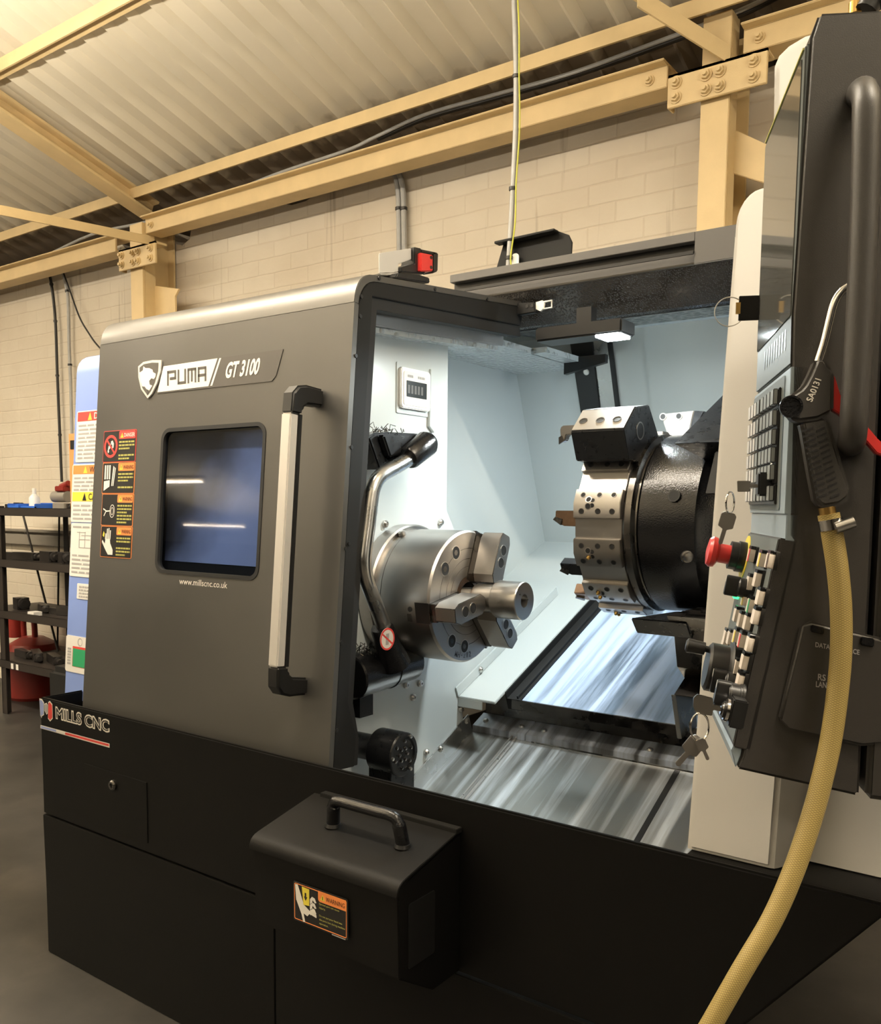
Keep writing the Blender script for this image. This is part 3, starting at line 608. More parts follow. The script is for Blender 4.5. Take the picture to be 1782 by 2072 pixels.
for k in range(4): words(mb, BL, a[0]+.01, a[1]-.012-.009*k, a[0]+.07, .005, .0016, 'papertext', k)
mb.build('small_ticket', bc)
a = BL.px(135, 1284); c = BL.px(133, 1357); u0, v1, v0 = a[0], a[1], c[1]; mb = MB('paper'); mb.slab(BL, rrect(u0, v0, u0+.13, v1, .008, 4), .0003, .0012)
hh = v1-v0
mb.flat(BL, [(u0+.035, v0+hh*.16), (u0+.11, v0+hh*.16), (u0+.11, v0+hh*.72), (u0+.035, v0+hh*.72)], .0015, 'red'); mb.flat(BL, [(u0+.037, v0+hh*.17), (u0+.107, v0+hh*.17), (u0+.107, v0+hh*.66), (u0+.037, v0+hh*.66)], .0018, 'green')
mb.flat(BL, circ(u0+.07, v0+hh*.85, .012, 10), .0015, 'papertext'); mb.flat(BL, circ(u0+.072, v0+hh*.85, .009, 10), .0018, 'paper')
for k in range(6): words(mb, BL, u0+.010, v0+hh*(.2+.08*k), u0+.028, .006, .0016, 'papertext', 20+k)
mb.build('level_chart', bc, 0, 'white card with a green and red block chart')
# rounded dark housing beyond the trough
a = aY(95, 1410, 1.95); c = aY(140, 1357, 1.95); mb = MB('frame'); mb.box((a.x, 1.95, a.z-.3), (-1.9, 2.5, c.z)); mb.build('rear_housing', LA, .025, seg=4)
# ---- sliding door
u0, u1 = -2.116, XS
w = [DF.px(*p) for p in ((328, 870), (535, 852), (527, 1172), (314, 1160))]
wx0, wx1, wz0, wz1 = -1.836, -1.469, .372, .723
hole = rrect(wx0, wz0, wx1, wz1, .028, 6)
mb = MB('door'); u1 -= .0008; mb.hole(DF, [(u0, -.004), (u1, -.004), (u1, .955), (u0, .955)], hole, -.014, 0)
e0 = dyz(.955, 0); top = [(p.x, p.y) for p in bez((*e0, 0), (*dyz(1.018, 0), 0), (1.452, 1.731, 0), 8)]+[(2.05, 1.789)]
inn = [(y+.012, z-.012) for y, z in top]; inn[0] = dyz(.955, .014)
mb.yz(top+inn[::-1], u0, u1); mb.box((u0, .0, -.05), (u0+.012, .95, -.014), fr=DF)
door = mb.build('sliding_door', LA, .0012)
mb = MB('rubber'); mb.hole(DF, rrect(wx0-.001, wz0-.001, wx1+.001, wz1+.001, .029, 6), rrect(wx0+.008, wz0+.008, wx1-.008, wz1-.008, .022, 6), -.012, .0015); mb.build('window_seal', door)
mb = MB('glass'); mb.slab(DF, rrect(wx0+.004, wz0+.004, wx1-.004, wz1-.004, .025, 6), -.012, -.006); mb.build('window_pane', door)
mb = MB('frame'); mb.box((wx0-.01, wz0-.01, -.022), (wx1+.01, wz1+.01, -.0195), fr=DF); mb.build('window_backing', door)
mb = MB('bluerefl'); mb.slab(DF, [(wx0+.01, wz0+.030), (wx1-.012, wz0+.030), (wx1-.012, wz1-.012), (wx0+.01, wz1-.012)], -.0193, -.0185); mb.build('blue_reflection_sheet', door)  # sheet added behind the pane to carry the painted blue reflection
# side frame of the door (an upside-down L) with its black seal
outer = [dyz(-.03, 0)]+[(y, z) for y, z in top]
outer[0] = dyz(-.012, .0145); outer = [(y+.0128, z-.0128) if 0 < i else (y, z) for i, (y, z) in enumerate(outer)]
inner = [(2.05, 1.727), (1.447, 1.686), dyz(.955, .056), dyz(.13, .050), dyz(.055, .082), dyz(-.012, .082)]
mb = MB('frame'); mb.yz(outer+inner, XS-.034, XS-.001); sf = mb.build('door_side_frame', door, .0015)
si = [(2.05, 1.727), (1.447, 1.686), dyz(.955, .056), dyz(.13, .050), dyz(.055, .082), dyz(-.012, .082)]
so = [dyz(-.012, .098), dyz(.045, .098), dyz(.125, .072), dyz(.94, .078), (1.468, 1.663), (2.06, 1.700)]
mb = MB('rubber'); mb.yz(si+so, XS-.034, XS-.006); mb.build('door_seal', door, .001)
for px, py in ((731, 600), (720, 720), (711, 905), (699, 1110), (690, 1300), (681, 1478), (767, 563), (880, 585), (985, 605), (729, 640), (706, 1100)):
    p = aX(px, py, XS); mb = MB('black'); mb.lathe(p, (1, 0, 0), [(0, .0045), (.0015, .004)], seg=12); mb.build('frame_screw', door)
# handle: aluminium bar between two black brackets
hu = -1.316
HS = Fr(D0+V((hu-.016, 0, 0)), DF.n, DF.v, (1, 0, 0))
def brk(s, v):     # profile (out, along)
    P_ = [(0, v), (.050, v), (.074, v-s*.006), (.088, v-s*.022), (.090, v-s*.064), (.060, v-s*.064), (.057, v-s*.048), (.045, v-s*.040), (0, v-s*.036)]
    mb = MB('black'); mb.slab(HS, P_ if s > 0 else P_[::-1], 0, .034); return mb.build('handle_bracket', door, .005, seg=3)
brk(1, .782); brk(-1, .140)
mb = MB('alu'); mb.box((hu-.015, .202, .066), (hu+.013, .720, .089), fr=DF); mb.build('handle_bar', door, .003, 'satin aluminium handle bar')
mb = MB('black'); mb.box((hu-.010, .203, .058), (hu+.015, .719, .066), fr=DF); mb.build('handle_spine', door)
# ---- badge on the door
def zp(x, y, k=5.4, ox=270, oy=690): return DF.px(ox+x/k, oy+y/k)
mb = MB('inkgrey'); mb.slab(DF, [zp(265, 575), zp(335, 270), zp(1640, 90), zp(1560, 380), zp(1515, 440)], 0, .0015, 'inkgrey')
mb.flat(DF, [zp(268, 562), zp(335, 278), zp(925, 190), zp(825, 495)], .0019, 'inkw'); mb.flat(DF, [zp(845, 493), zp(945, 190), zp(965, 187), zp(867, 488)], .0019, 'inkw')
def strokes(mb, P_, S, w_, m_, c):
    """lettering drawn as thick strokes in a unit box mapped on four corners P_ (bl, br, tr, tl)"""
    def mp(x, y): return tuple(P_[0][i]*(1-x)*(1-y)+P_[1][i]*x*(1-y)+P_[2][i]*x*y+P_[3][i]*(1-x)*y for i in (0, 1))
    H_ = math.dist(P_[0], P_[3]); W_ = math.dist(P_[0], P_[1])
    for s_ in S:
        for (xa, ya), (xb, yb) in zip(s_, s_[1:]):
            hx, hy = w_/W_/2, w_/H_/2
            if abs(xa-xb) < 1e-6: q = [(xa-hx, min(ya, yb)-hy), (xa+hx, min(ya, yb)-hy), (xa+hx, max(ya, yb)+hy), (xa-hx, max(ya, yb)+hy)]
            else: q = [(min(xa, xb)-hx, ya-hy), (max(xa, xb)+hx, ya-hy), (max(xa, xb)+hx, ya+hy), (min(xa, xb)-hx, ya+hy)]
            mb.flat(DF, [mp(*t) for t in q], c, m_)
G = [[[(0.03, 0), (.03, 1), (.22, 1), (.22, .45), (.10, .45)]], [[(.30, 1), (.30, .0), (.47, 0), (.47, 1)]], [[(.55, 0), (.55, 1), (.725, 1), (.725, 0)], [(.637, 1), (.637, .1)]], [[(.805, 0), (.805, 1), (.97, 1), (.97, 0)], [(.805, .42), (.97, .42)]]]
for g in G: strokes(mb, [zp(372, 478), zp(808, 424), zp(808, 290), zp(372, 345)], g, .0064, 'inkgrey', .0023)
a = zp(1000, 405); c = zp(1465, 345); tt = zp(1040, 240)
PF = Fr(DF.pt(a[0], a[1], 0), DF.pt(*c, 0)-DF.pt(*a, 0), (DF.pt(*tt, 0)-DF.pt(*a, 0)), DF.n); PF.v = DF.v
mb.text('GT 3100', PF, 0, -.002, .112, (tt[1]-a[1])*1.1, .0021, 'inkw', .035, .22)
nb = mb.build('name_badge', door)
mb = MB('inkw'); sh = [(168, 634), (95, 530), (66, 400), (64, 280), (120, 232), (220, 212), (318, 212), (312, 330), (270, 470), (215, 580)]
mb.slab(DF, [zp(*p) for p in sh], 0, .004, 'alu'); mb.flat(DF, [zp(*p) for p in [(170, 598), (108, 505), (84, 390), (82, 295), (128, 258), (220, 240), (290, 242), (284, 330), (250, 455), (205, 550)]], .0044, 'inkgrey')
# big cat head turned right
mb.flat(DF, [zp(*p) for p in [(84, 350), (120, 325), (126, 280), (150, 300), (190, 300), (225, 318), (232, 345), (262, 362), (258, 395), (240, 420), (212, 412), (190, 440), (195, 480), (225, 492), (205, 520), (190, 545), (150, 525), (128, 500), (112, 500), (92, 430)]], .0048, 'inkw')
mb.flat(DF, [zp(*p) for p in [(118, 520), (140, 500), (165, 540), (178, 575), (168, 592)]], .0052, 'inkgrey')
mb.build('shield_emblem', door, .0006)
a, c, tt = DF.px(363, 1181), DF.px(460, 1188), DF.px(363, 1168)
mb = MB('inkw'); mb.text('www.millscnc.co.uk', DF, a[0], a[1]-.001, c[0]-a[0], .0145, .0008, 'inkw', .004); mb.build('web_lettering', door)
# ---- warning labels on the door (one column of four)
su0, su1 = -2.078, -1.938; sv = [.728, .646, .565, .482, .400]
def wl(k, head, hm, hcol, pic, sd):
    v1, v0 = sv[k], sv[k+1]; mb = MB('ink'); o_ = (k-1.5)*-.002
    a0, a1 = su0+.003*k, su1+.001*k
    mb.slab(DF, rrect(a0, v0+.0005, a1, v1-.0005, .004 if k in (0, 3) else .001, 3), .0002, .0010, 'orange' if k else 'red')
    mb.flat(DF, rrect(a0+.0016, v0+.002, a1-.0016, v1-.002, .003, 3), .0013, 'ink')
    hs = a0+.068
    mb.flat(DF, rrect(hs, v1-.023, a1-.003, v1-.003, .003, 3), .0016, hm)
    mb.flat(DF, [(hs+.006, v1-.020), (hs+.020, v1-.020), (hs+.013, v1-.007)], .0019, 'yellow'); mb.flat(DF, [(hs+.0122, v1-.0175), (hs+.0138, v1-.0175), (hs+.0138, v1-.0105), (hs+.0122, v1-.0105)], .0021, 'ink')
    mb.text(head, DF, hs+.022, v1-.0185, a1-hs-.028, .010, .0019, hcol, .01)
    for i in range(6 if k != 1 else 5):
        if i == (3 if k in (0, 1) else (2 if k == 3 else 9)): continue
        words(mb, DF, hs+.001, v1-.033-.0085*i, a1-.006-(.02 if i in (2, 5) else 0), .0042, .0016, 'olive', sd*10+i)
    def P2(x, y): return (a0+.004+.060*x, v0+.006+(v1-v0-.012)*y)
    def F2(pts, m_, c=.0019): mb.flat(DF, [P2(*p) for p in pts], c, m_)
    pic(mb, P2, F2); return mb.build('danger_label' if k == 0 else 'warning_label', door)
def pic0(mb, P2, F2):
    c = P2(.5, .5)
    mb.hole(DF, circ(*c, .0295, 28), circ(*c, .0225, 28), .0014, .0018, 'red')
    F2([(.3, .35), (.45, .42), (.52, .55), (.45, .62), (.34, .5)], 'inkw'); F2([(.5, .68), (.62, .72), (.72, .6), (.7, .45), (.62, .42), (.6, .56), (.52, .58)], 'inkw'); F2([(.32, .25), (.4, .3), (.36, .4), (.28, .34)], 'inkw')
    d = .0235*.7071; mb.flat(DF, [(c[0]-d-.002, c[1]+d-.002), (c[0]-d+.002, c[1]+d+.002), (c[0]+d+.002, c[1]-d+.002), (c[0]+d-.002, c[1]-d-.002)], .0023, 'red')
def pic1(mb, P2, F2):
    F2([(.08, .02), (.5, .18), (.5, .42), (.08, .38)], 'inkw')
    for k in range(3): F2([(.1+.16*k, .45), (.2+.16*k, .45), (.2+.16*k, .98), (.1+.16*k, .98)], 'inkw')
    F2([(.62, .2), (.68, .2), (.8, .9), (.72, .95)], 'inkw'); F2([(.72, .2), (.78, .2), (.9, .85), (.84, .9)], 'inkw')
def pic2(mb, P2, F2):
    for r_ in (.017, .010): c = P2(.72, .45); mb.hole(DF, circ(*c, r_*.62, 20, r_), circ(*c, (r_-.0016)*.62-.0004, 20, r_-.0016), .0014, .0018, 'inkw')
    F2([(.30, .42), (.60, .44), (.60, .48), (.30, .47)], 'inkw'); F2([(.08, .50), (.30, .44), (.30, .48), (.08, .56)], 'inkw'); F2([(.12, .28), (.16, .26), (.32, .44), (.27, .46)], 'inkw')
def pic3(mb, P2, F2):
    F2([(.52, .02), (.86, .02), (.86, .20), (.66, .44), (.62, .60), (.30, .60), (.26, .42), (.08, .56), (.04, .48), (.30, .22)], 'inkw')
    for x_, t_ in ((.26, .80), (.36, .98), (.47, 1.0), (.58, .92)): F2([(x_, .58), (x_+.075, .58), (x_+.085, t_), (x_+.02, t_)], 'inkw')
    F2([(.08, .72), (.18, .66), (.22, .80), (.14, .88)], 'yellow')
wl(0, 'DANGER', 'red', 'inkw', pic0, 1); wl(1, 'WARNING', 'orange', 'ink', pic1, 2); wl(2, 'WARNING', 'orange', 'ink', pic2, 3); wl(3, 'WARNING', 'orange', 'ink', pic3, 4)
# ---- switch and its grey bracket on top of the door
def yzp(pts, x): return [tuple(aX(px, py, x)[1:]) for px, py in pts]
sx_ = -1.26
mb = MB('white'); mb.yz(yzp([(768, 512), (832, 502), (832, 525), (806, 534), (806, 550), (793, 553), (768, 553)], sx_), sx_-.004, sx_); mb.yz(yzp([(768, 553), (806, 550), (812, 558), (770, 556)], sx_), sx_-.05, sx_); mb.build('switch_bracket', door, .0012, 'pale grey bent bracket')
mb = MB('black'); mb.yz(yzp([(832, 501), (846, 504), (846, 520), (853, 522), (853, 556), (805, 552), (806, 542), (832, 534)], sx_), sx_-.03, sx_+.01); mb.build('switch_body', door, .002)
mb = MB('redp'); mb.yz(yzp([(852, 511), (876, 516), (876, 549), (852, 549)], sx_+.02), sx_-.02, sx_+.02); rs = mb.build('switch_cover', door, .002, 'red switch cover')
mb = MB('black'); mb.yz(yzp([(876, 509), (887, 512), (886, 549), (876, 553)], sx_+.012), sx_-.02, sx_+.012); mb.yz(yzp([(852, 504), (885, 511), (880, 516), (852, 511)], sx_+.012), sx_-.02, sx_+.012); mb.build('switch_housing', door, .002)
for py in (521, 541): p = aX(872, py, sx_+.02); mb = MB('black'); mb.lathe(p, (1, 0, 0), [(0, .004), (.001, .004)], seg=12); mb.build('switch_screw', rs)
mb = MB('black'); mb.yz(yzp([(805, 552), (850, 556), (869, 562), (870, 573), (800, 562)], sx_+.02), sx_-.05, sx_+.02); mb.build('switch_foot', door, .002)
# ---- latch where the door meets the roof beam
LF_ = Fr((0, 2.040, 0), (1, 0, 0), (0, 0, 1), (0, -1, 0))
def lpx(pts): return [LF_.px(*q) for q in pts]
mb = MB('frame'); mb.slab(LF_, lpx([(1016, 618), (1036, 615), (1084, 613), (1086, 633), (1036, 641), (1016, 638)])[::-1], -.008, .010); lk = mb.build('latch_block', door, .002)
for px, py in ((1021, 622), (1021, 634), (1045, 621), (1045, 634), (1066, 620), (1076, 619)): p = LF_.pt(*LF_.px(px, py, .010), .010); mb = MB('black'); mb.lathe(p, (0, -1, 0), [(0, .005), (.001, .0045)], seg=12); mb.build('latch_screw', lk)
mb = MB('inkw'); mb.slab(LF_, lpx([(1085, 612), (1098, 608), (1102, 614), (1100, 624), (1094, 630), (1085, 626)])[::-1], -.003, .003)
mb.tube([LF_.pt(*LF_.px(px, py), 0) for px, py in ((1100, 611), (1116, 608), (1116, 622), (1100, 625), (1100, 611))], .0024, 'inkw', 8); mb.build('latch_key', door, 0, 'pale latch key with a wire loop')
# ---- roof beam over the opening
XR = .35
mb = MB('rail'); mb.yz([(2.05, 1.816), (2.07, 1.816), (2.07, 1.846), (2.085, 1.846), (2.085, 1.868), (2.05, 1.868), (2.05, 1.889), (2.30, 1.905), (2.30, 1.80), (2.07, 1.80)], -1.46, -.765)
mb.yz([(2.05, 1.816), (2.05, 1.889), (2.30, 1.905), (2.30, 1.80), (2.07, 1.80)], -.765, XR); rb = mb.build('roof_beam', LA, .0012)
mb = MB('black'); mb.box((-1.46, 2.072, 1.845), (-.766, 2.086, 1.869)); mb.box((-1.46, 2.045, 1.838), (-.766, 2.05, 1.846)); mb.build('slot_lining', rb)
mb = MB('peel'); mb.yz([(2.052, 1.813), (2.075, 1.813), (2.13, 1.742), (2.12, 1.730), (2.105, 1.734)], -1.46, XR); mb.build('beam_underskirt', LA)
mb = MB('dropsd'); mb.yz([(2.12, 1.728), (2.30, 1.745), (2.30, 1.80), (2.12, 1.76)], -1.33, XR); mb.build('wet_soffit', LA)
# ---- cabin lining
WX = -1.34
mb = MB('intw'); mb.yz([(1.44, .38), (1.79, .525), (1.98, .605), (1.952, .735), (2.26, .866), (2.28, .90), (1.913, 1.191), (1.878, 1.24), (1.878, 1.72), (1.44, 1.72)], WX-.05, WX); hc = mb.build('headstock_cover', LA, .002)
mb = MB('intw'); mb.box((-1.60, 1.866, .9), (WX-.05, 1.878, 1.74)); mb.build('cover_return', LA)
mb = MB('intw'); mb.yz([(1.86, .68), (2.86, 1.10), (2.86, 1.40), (2.60, 1.80), (1.86, 1.80)], -1.62, -1.59); mb.build('left_lining', LA)
SB = R(23.02); BED = Fr((0, 1.937, .738), (1, 0, 0), (0, math.cos(SB), math.sin(SB)), (0, -math.sin(SB), math.cos(SB)))
mb = MB('intw'); mb.slab(BED, [(WX, 0), (-1.2215, 0), (-1.2215, 1.03), (-1.60, 1.03), (-1.60, .33), (WX, .33)], -.008, 0); mb.box((WX, 1.937, .710), (-1.262, 1.941, .734)); mb.box((WX, -.004, 0), (WX+.004, .60, .030), fr=BED); mb.build('bed_guard', LA, .0015)
BK = Fr((-1.59, 2.848, 1.128), (1, 0, 0), (0, -.218, .574), (0, -.574, -.218)); BK.n = BK.u.cross(BK.v).normalized()
def bkx(px, py): return BK.px(px, py)
mb = MB('intw'); mb.slab(BK, [(0, -.05), (.232, -.05), (.222, .72), (0, .72)], -.02, 0); mb.build('back_lining', LA)
mb = MB('black'); mb.slab(BK, [(.232, -.05), (.285, -.05), (.300, .74), (.222, .74)], -.02, .012); mb.build('back_frame', LA, .001)
mb = MB('stain'); mb.slab(BK, [(.285, -.05), (.345, -.05), (.350, .74), (.300, .74)], -.02, .006); gs = mb.build('guide_strip', LA, .001)
p = on(1187, 752, BK.o+BK.n*.006, BK.n); mb = MB('steelb'); mb.lathe(p, BK.n, [(0, .013), (.004, .013), (.008, .008)], seg=20); mb.build('strip_screw', gs)
mb = MB('black'); mb.slab(BK, [(.345, -.05), (.362, -.05), (.364, .74), (.350, .74)], -.02, .010); mb.build('pane_gasket', LA, .001)
mb = MB('rear'); mb.slab(BK, [(.362, -.05), (1.5, -.05), (1.5, .80), (.364, .80)], -.02, .0); mb.build('rear_panel', LA)
a0 = bkx(1305, 700); a1 = bkx(1320, 830)
mb = MB('rear'); mb.slab(BK, [(a0[0], -.04), (1.45, -.04), (1.45, .79), (a0[0], .79)], 0, .006); mb.build('rear_pane', LA, .001)
mb = MB('intw'); mb.box((-.34, 1.60, .72), (-.32, 2.80, 1.80)); mb.build('right_lining', LA)
mb = MB('intw'); mb.box((-1.60, 2.30, 1.80), (XR, 2.75, 1.83)); mb.build('cabin_roof', LA)
mb = MB('drops'); mb.box((-1.60, 1.878, 1.700), (-1.34, 2.66, 1.716)); mb.yz([(2.30, 1.70), (2.66, 1.70), (2.66, 1.716), (2.30, 1.716)], -1.345, -1.29); mb.build('wet_ceiling_lining', LA)
mb = MB('black'); mb.xz([(-1.34, 1.665), (-1.20, 1.69), (-1.20, 1.715), (-1.34, 1.715)], 2.50, 2.52); mb.build('corner_bracket', LA)
# slanting cable duct under the door roof: grey flank, dripping underside
mb = MB('duct'); mb.yz([(1.46, 1.642), (2.062, 1.682), (2.062, 1.718), (1.46, 1.668)], -1.40, -1.288); du = mb.build('overhead_duct', LA, .003)
mb = MB('drops'); mb.yz([(1.47, 1.630), (2.05, 1.670), (2.05, 1.6815), (1.47, 1.6415)], -1.40, -1.30); mb.build('wet_duct_base', du)
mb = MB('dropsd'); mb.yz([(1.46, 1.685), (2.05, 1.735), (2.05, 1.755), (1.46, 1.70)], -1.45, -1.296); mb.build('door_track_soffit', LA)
# lamp
mb = MB('black'); mb.box((-1.128, 1.95, 1.660), (-.897, 2.03, 1.693)); lp = mb.build('work_lamp', LA, .004)
mb = MB('ledw'); mb.box((-.965, 1.953, 1.654), (-.905, 2.02, 1.6605)); mb.build('lamp_lens', lp, .001)
mb = MB('black'); mb.box((-1.04, 2.00, 1.693), (-1.00, 2.03, 1.74)); mb.build('lamp_mount', lp)
def area(name, loc, tgt, size, sy, e, col):
    ld = bpy.data.lights.new(name, 'AREA'); ld.shape = 'RECTANGLE'; ld.size = size; ld.size_y = sy; ld.energy = e; ld.color = col
    lo = bpy.data.objects.new(name, ld); COL.objects.link(lo); lo.location = loc; lo.rotation_euler = (V(tgt)-V(loc)).to_track_quat('-Z', 'Y').to_euler(); return lo
area('work_lamp_light', (-.935, 1.985, 1.648), (-.93, 2.10, .6), .07, .05, 11, (.90, .985, .975))
# second lamp, added out of sight behind the white post to fill the cabin
mb = MB('black'); mb.box((-.56, 2.30, 1.70), (-.40, 2.36, 1.73)); fill_lp = mb.build('work_lamp', LA, .003)
mb = MB('ledw'); mb.box((-.54, 2.31, 1.696), (-.42, 2.35, 1.7005)); mb.build('lamp_lens', fill_lp)
area('work_lamp_light', (-.48, 2.33, 1.690), (-.95, 2.3, .8), .10, .04, 2.6, (.90, .985, .975))
# ---- display on the headstock cover
mb = MB('stain'); q = yzp([(804, 752), (864, 755), (862, 834), (804, 831)], WX); ya, yb = q[0][0], q[1][0]; za, zb = q[2][1], q[1][1]
FW = Fr((WX, 0, 0), (0, 1, 0), (0, 0, 1), (1, 0, 0))
mb.slab(FW, rrect(ya, za, yb, zb, .010), 0, .012, 'alu'); ds = mb.build('status_display', LA, .002)
mb = MB('intw'); mb.hole(FW, rrect(ya-.006, za-.012, yb+.022, zb+.012, .004), rrect(ya-.001, za-.001, yb+.001, zb+.001, .010), 0, .003, 'intw'); mb.slab(FW, [(yb+.001, za-.035), (yb+.022, za-.05), (yb+.022, zb+.012), (yb+.004, zb+.010)], .0, .009, 'intw'); mb.build('display_surround', ds, .001)
mb = MB('white'); mb.slab(FW, rrect(ya+.008, za+.008, yb-.008, zb-.008, .006), .012, .0135, 'inkw'); mb.slab(FW, rrect(ya+.018, za+.028, yb-.020, za+.066, .001, 1), .0135, .0145, 'lcd')
for k in range(5): mb.flat(FW, [(ya+.022+.013*k, za+.036), (ya+.030+.013*k, za+.036), (ya+.030+.013*k, za+.056), (ya+.022+.013*k, za+.056)], .0148, 'inkgrey')
words(mb, FW, ya+.022, zb-.022, ya+.044, .006, .0139, 'papertext', 5); words(mb, FW, ya+.062, zb-.022, yb-.026, .006, .0139, 'papertext', 6); mb.build('display_face', ds)
# ---- screws and trims
mb = MB('stain'); mb.slab(Fr((WX, 0, 0), (0, 1, 0), (0, 0, 1), (1, 0, 0)), [(1.46, .385), (2.007, .628), (1.985, .680), (1.46, .438)], 0, .004); mb.build('chute_flange', LA, .0008)
for px, py in ((891, 1515), (863, 1522), (944, 1458), (933, 1435), (972, 1355), (780, 1060), (892, 1057), (822, 1386), (850, 1383), (836, 1411), (757, 1037), (1088, 1231)):
    if px == 1088: continue
    p = aX(px, py, WX+.004); mb = MB('steelb'); mb.lathe(p, (1, 0, 0), [(-.004, .009), (.002, .009), (.006, .0055), (.006, .003), (.003, .0025)], seg=16); mb.build('panel_screw', hc)
# ---- way cover, step and chip tray
cvr = Fr((0, 2.0, .737), (1, 0, 0), (0, math.cos(SB), math.sin(SB)), (0, -math.sin(SB), math.cos(SB)))
mb = MB('cover'); mb.box((-1.178, 0, -.006), (-.36, .92, 0), fr=cvr); wc = mb.build('way_cover', LA, .001)
mb = MB('steeld'); mb.box((-1.205, 1.994, .712), (-.36, 2.003, .738)); mb.build('way_cover_lip', wc, .001)
mb = MB('rubber'); mb.box((-1.2215, -.005, -.03), (-1.178, .92, .004), fr=cvr); mb.box((-1.190, .0, .004), (-1.186, .92, .012), fr=cvr); mb.box((-1.2225, -.005, -.03), (-1.2180, .92, .023), fr=cvr); mb.build('way_wiper', wc)
mb = MB('steeld'); mb.box((-1.33, 2.062, .66), (-.36, 2.08, .735)); mb.build('step_riser', LA)
def step(x0, x1, m_):
    mb = MB(m_); mb.yz([(2.004, .646), (2.06, .671), (2.06, .665), (2.010, .642), (2.010, .630), (2.004, .628)], x0, x1); mb.build('step_plate', LA, .0008)
xj = aY(1062, 1487, 2.004).x
step(WX+.004, xj-.001, 'shelfm'); step(xj+.001, -.36, 'shelfm')
p = aY(1055, 1461, 2.03)
for px, py in ((1055, 1462), (983, 1449), (1101, 1473), (1315, 1510)):
    p = aY(px, py, 2.03); mb = MB('steelb'); mb.lathe((p.x, 2.03, .657), (0, -.4, .92), [(0, .008), (.003, .008), (.006, .004)], seg=14); mb.build('step_screw', LA)
SC = R(23.96); CH = Fr((0, 2.012, .631), (1, 0, 0), (0, -math.cos(SC), -math.sin(SC)), (0, -math.sin(SC), math.cos(SC)))
mb = MB('tray'); mb.box((WX, -.01, -.008), (-.752, .77, 0), fr=CH); mb.build('chip_tray', LA)
mb = MB('tray'); mb.box((-.738, -.01, -.008), (-.47, .77, 0), fr=CH); mb.build('chip_tray', LA)
mb = MB('black'); mb.box((-.752, -.01, -.006), (-.738, .77, .001), fr=CH); mb.build('tray_joint', LA)
mb = MB('steelb'); mb.box((-1.209, .0, 0), (-1.205, .77, .010), fr=CH); mb.box((-1.197, .0, 0), (-1.193, .77, .008), fr=CH); mb.build('tray_rib', LA, .001)
mb = MB('stain'); mb.box((xj+.02, 2.003, .622), (-.36, 2.010, .631)); mb.build('step_under_lip', LA)
# ---- chuck
CYc, CZc = 1.690, 1.042; CO = V((0, CYc, CZc))
mb = MB('steel'); mb.lathe(V((WX, CYc, CZc)), (1, 0, 0), [(0, .158), (.004, .164), (.036, .164), (.040, .160)], seg=96)
mb.lathe(V((WX+.04, CYc, CZc)), (1, 0, 0), [(0, .152), (.018, .152)], seg=96)
mb.lathe(V((WX+.058, CYc, CZc)), (1, 0, 0), [(0, .150), (.003, .1535), (.134, .1535), (.139, .149), (.139, .048), (.134, .046), (.134, .036), (.08, .034)], seg=96)
ck = mb.build('chuck', LA)
XF = WX+.058+.139; CF = Fr((XF, CYc, CZc), (0, 1, 0), (0, 0, 1), (1, 0, 0))
def ring(mb, fr, c, r0, r1, c0, c1, m_, n=40): mb.hole(fr, circ(*c, r1, n), circ(*c, r0, n), c0, c1, m_)
mb = MB('steeld')
for r_ in (.070, .088, .112): ring(mb, CF, (0, 0), r_, r_+.0011, 0, .0003, 'steeld', 64)
ring(mb, CF, (0, 0), .034, .047, -.004, .0004, 'brown', 48)
mb.build('face_rings', ck)
JA = [70, 190, 310]
for ja in JA:
    for k in (-1, 1):
        a = R(ja+60+k*13.5); c = (math.cos(a)*.116, math.sin(a)*.116)
        mb = MB('black'); mb.flat(CF, circ(*c, .0155, 24), .0004, 'rubber'); ring(mb, CF, c, .0145, .0166, 0, .0009, 'steelb', 24); mb.flat(CF, circ(*c, .007, 6), .0007, 'steeld'); mb.build('face_bolt', ck)
    d = (math.cos(R(ja)), math.sin(R(ja))); JF = Fr((XF, CYc, CZc), V((0, d[0], d[1])), V((0, -d[1], d[0])), (1, 0, 0))
    mb = MB('steeld'); mb.slab(JF, [(.036, -.0225), (.1535, -.0225), (.1535, .0225), (.036, .0225)], -.01, .0006, 'steeld'); mb.build('jaw_slot', ck)
    mb = MB('steel'); mb.slab(JF, [(.050, -.021), (.148, -.021), (.148, .021), (.050, .021), (.034, .010), (.034, -.010)], 0, .016, 'steeld')
    mb.slab(JF, [(.050, -.0235), (.136, -.0235), (.153, -.015), (.153, .015), (.136, .0235), (.050, .0235), (.0335, .012), (.0335, -.012)], .016, .070)
    jw = mb.build('chuck_jaw', ck, .0012)
    for rr in (.085, .115):
        mb = MB('black'); c = (rr, 0); mb.flat(JF, circ(*c, .0122, 24), .0704, 'rubber'); ring(mb, JF, c, .0115, .0134, .0696, .0708, 'steelb', 24); mb.build('jaw_bolt', ck)
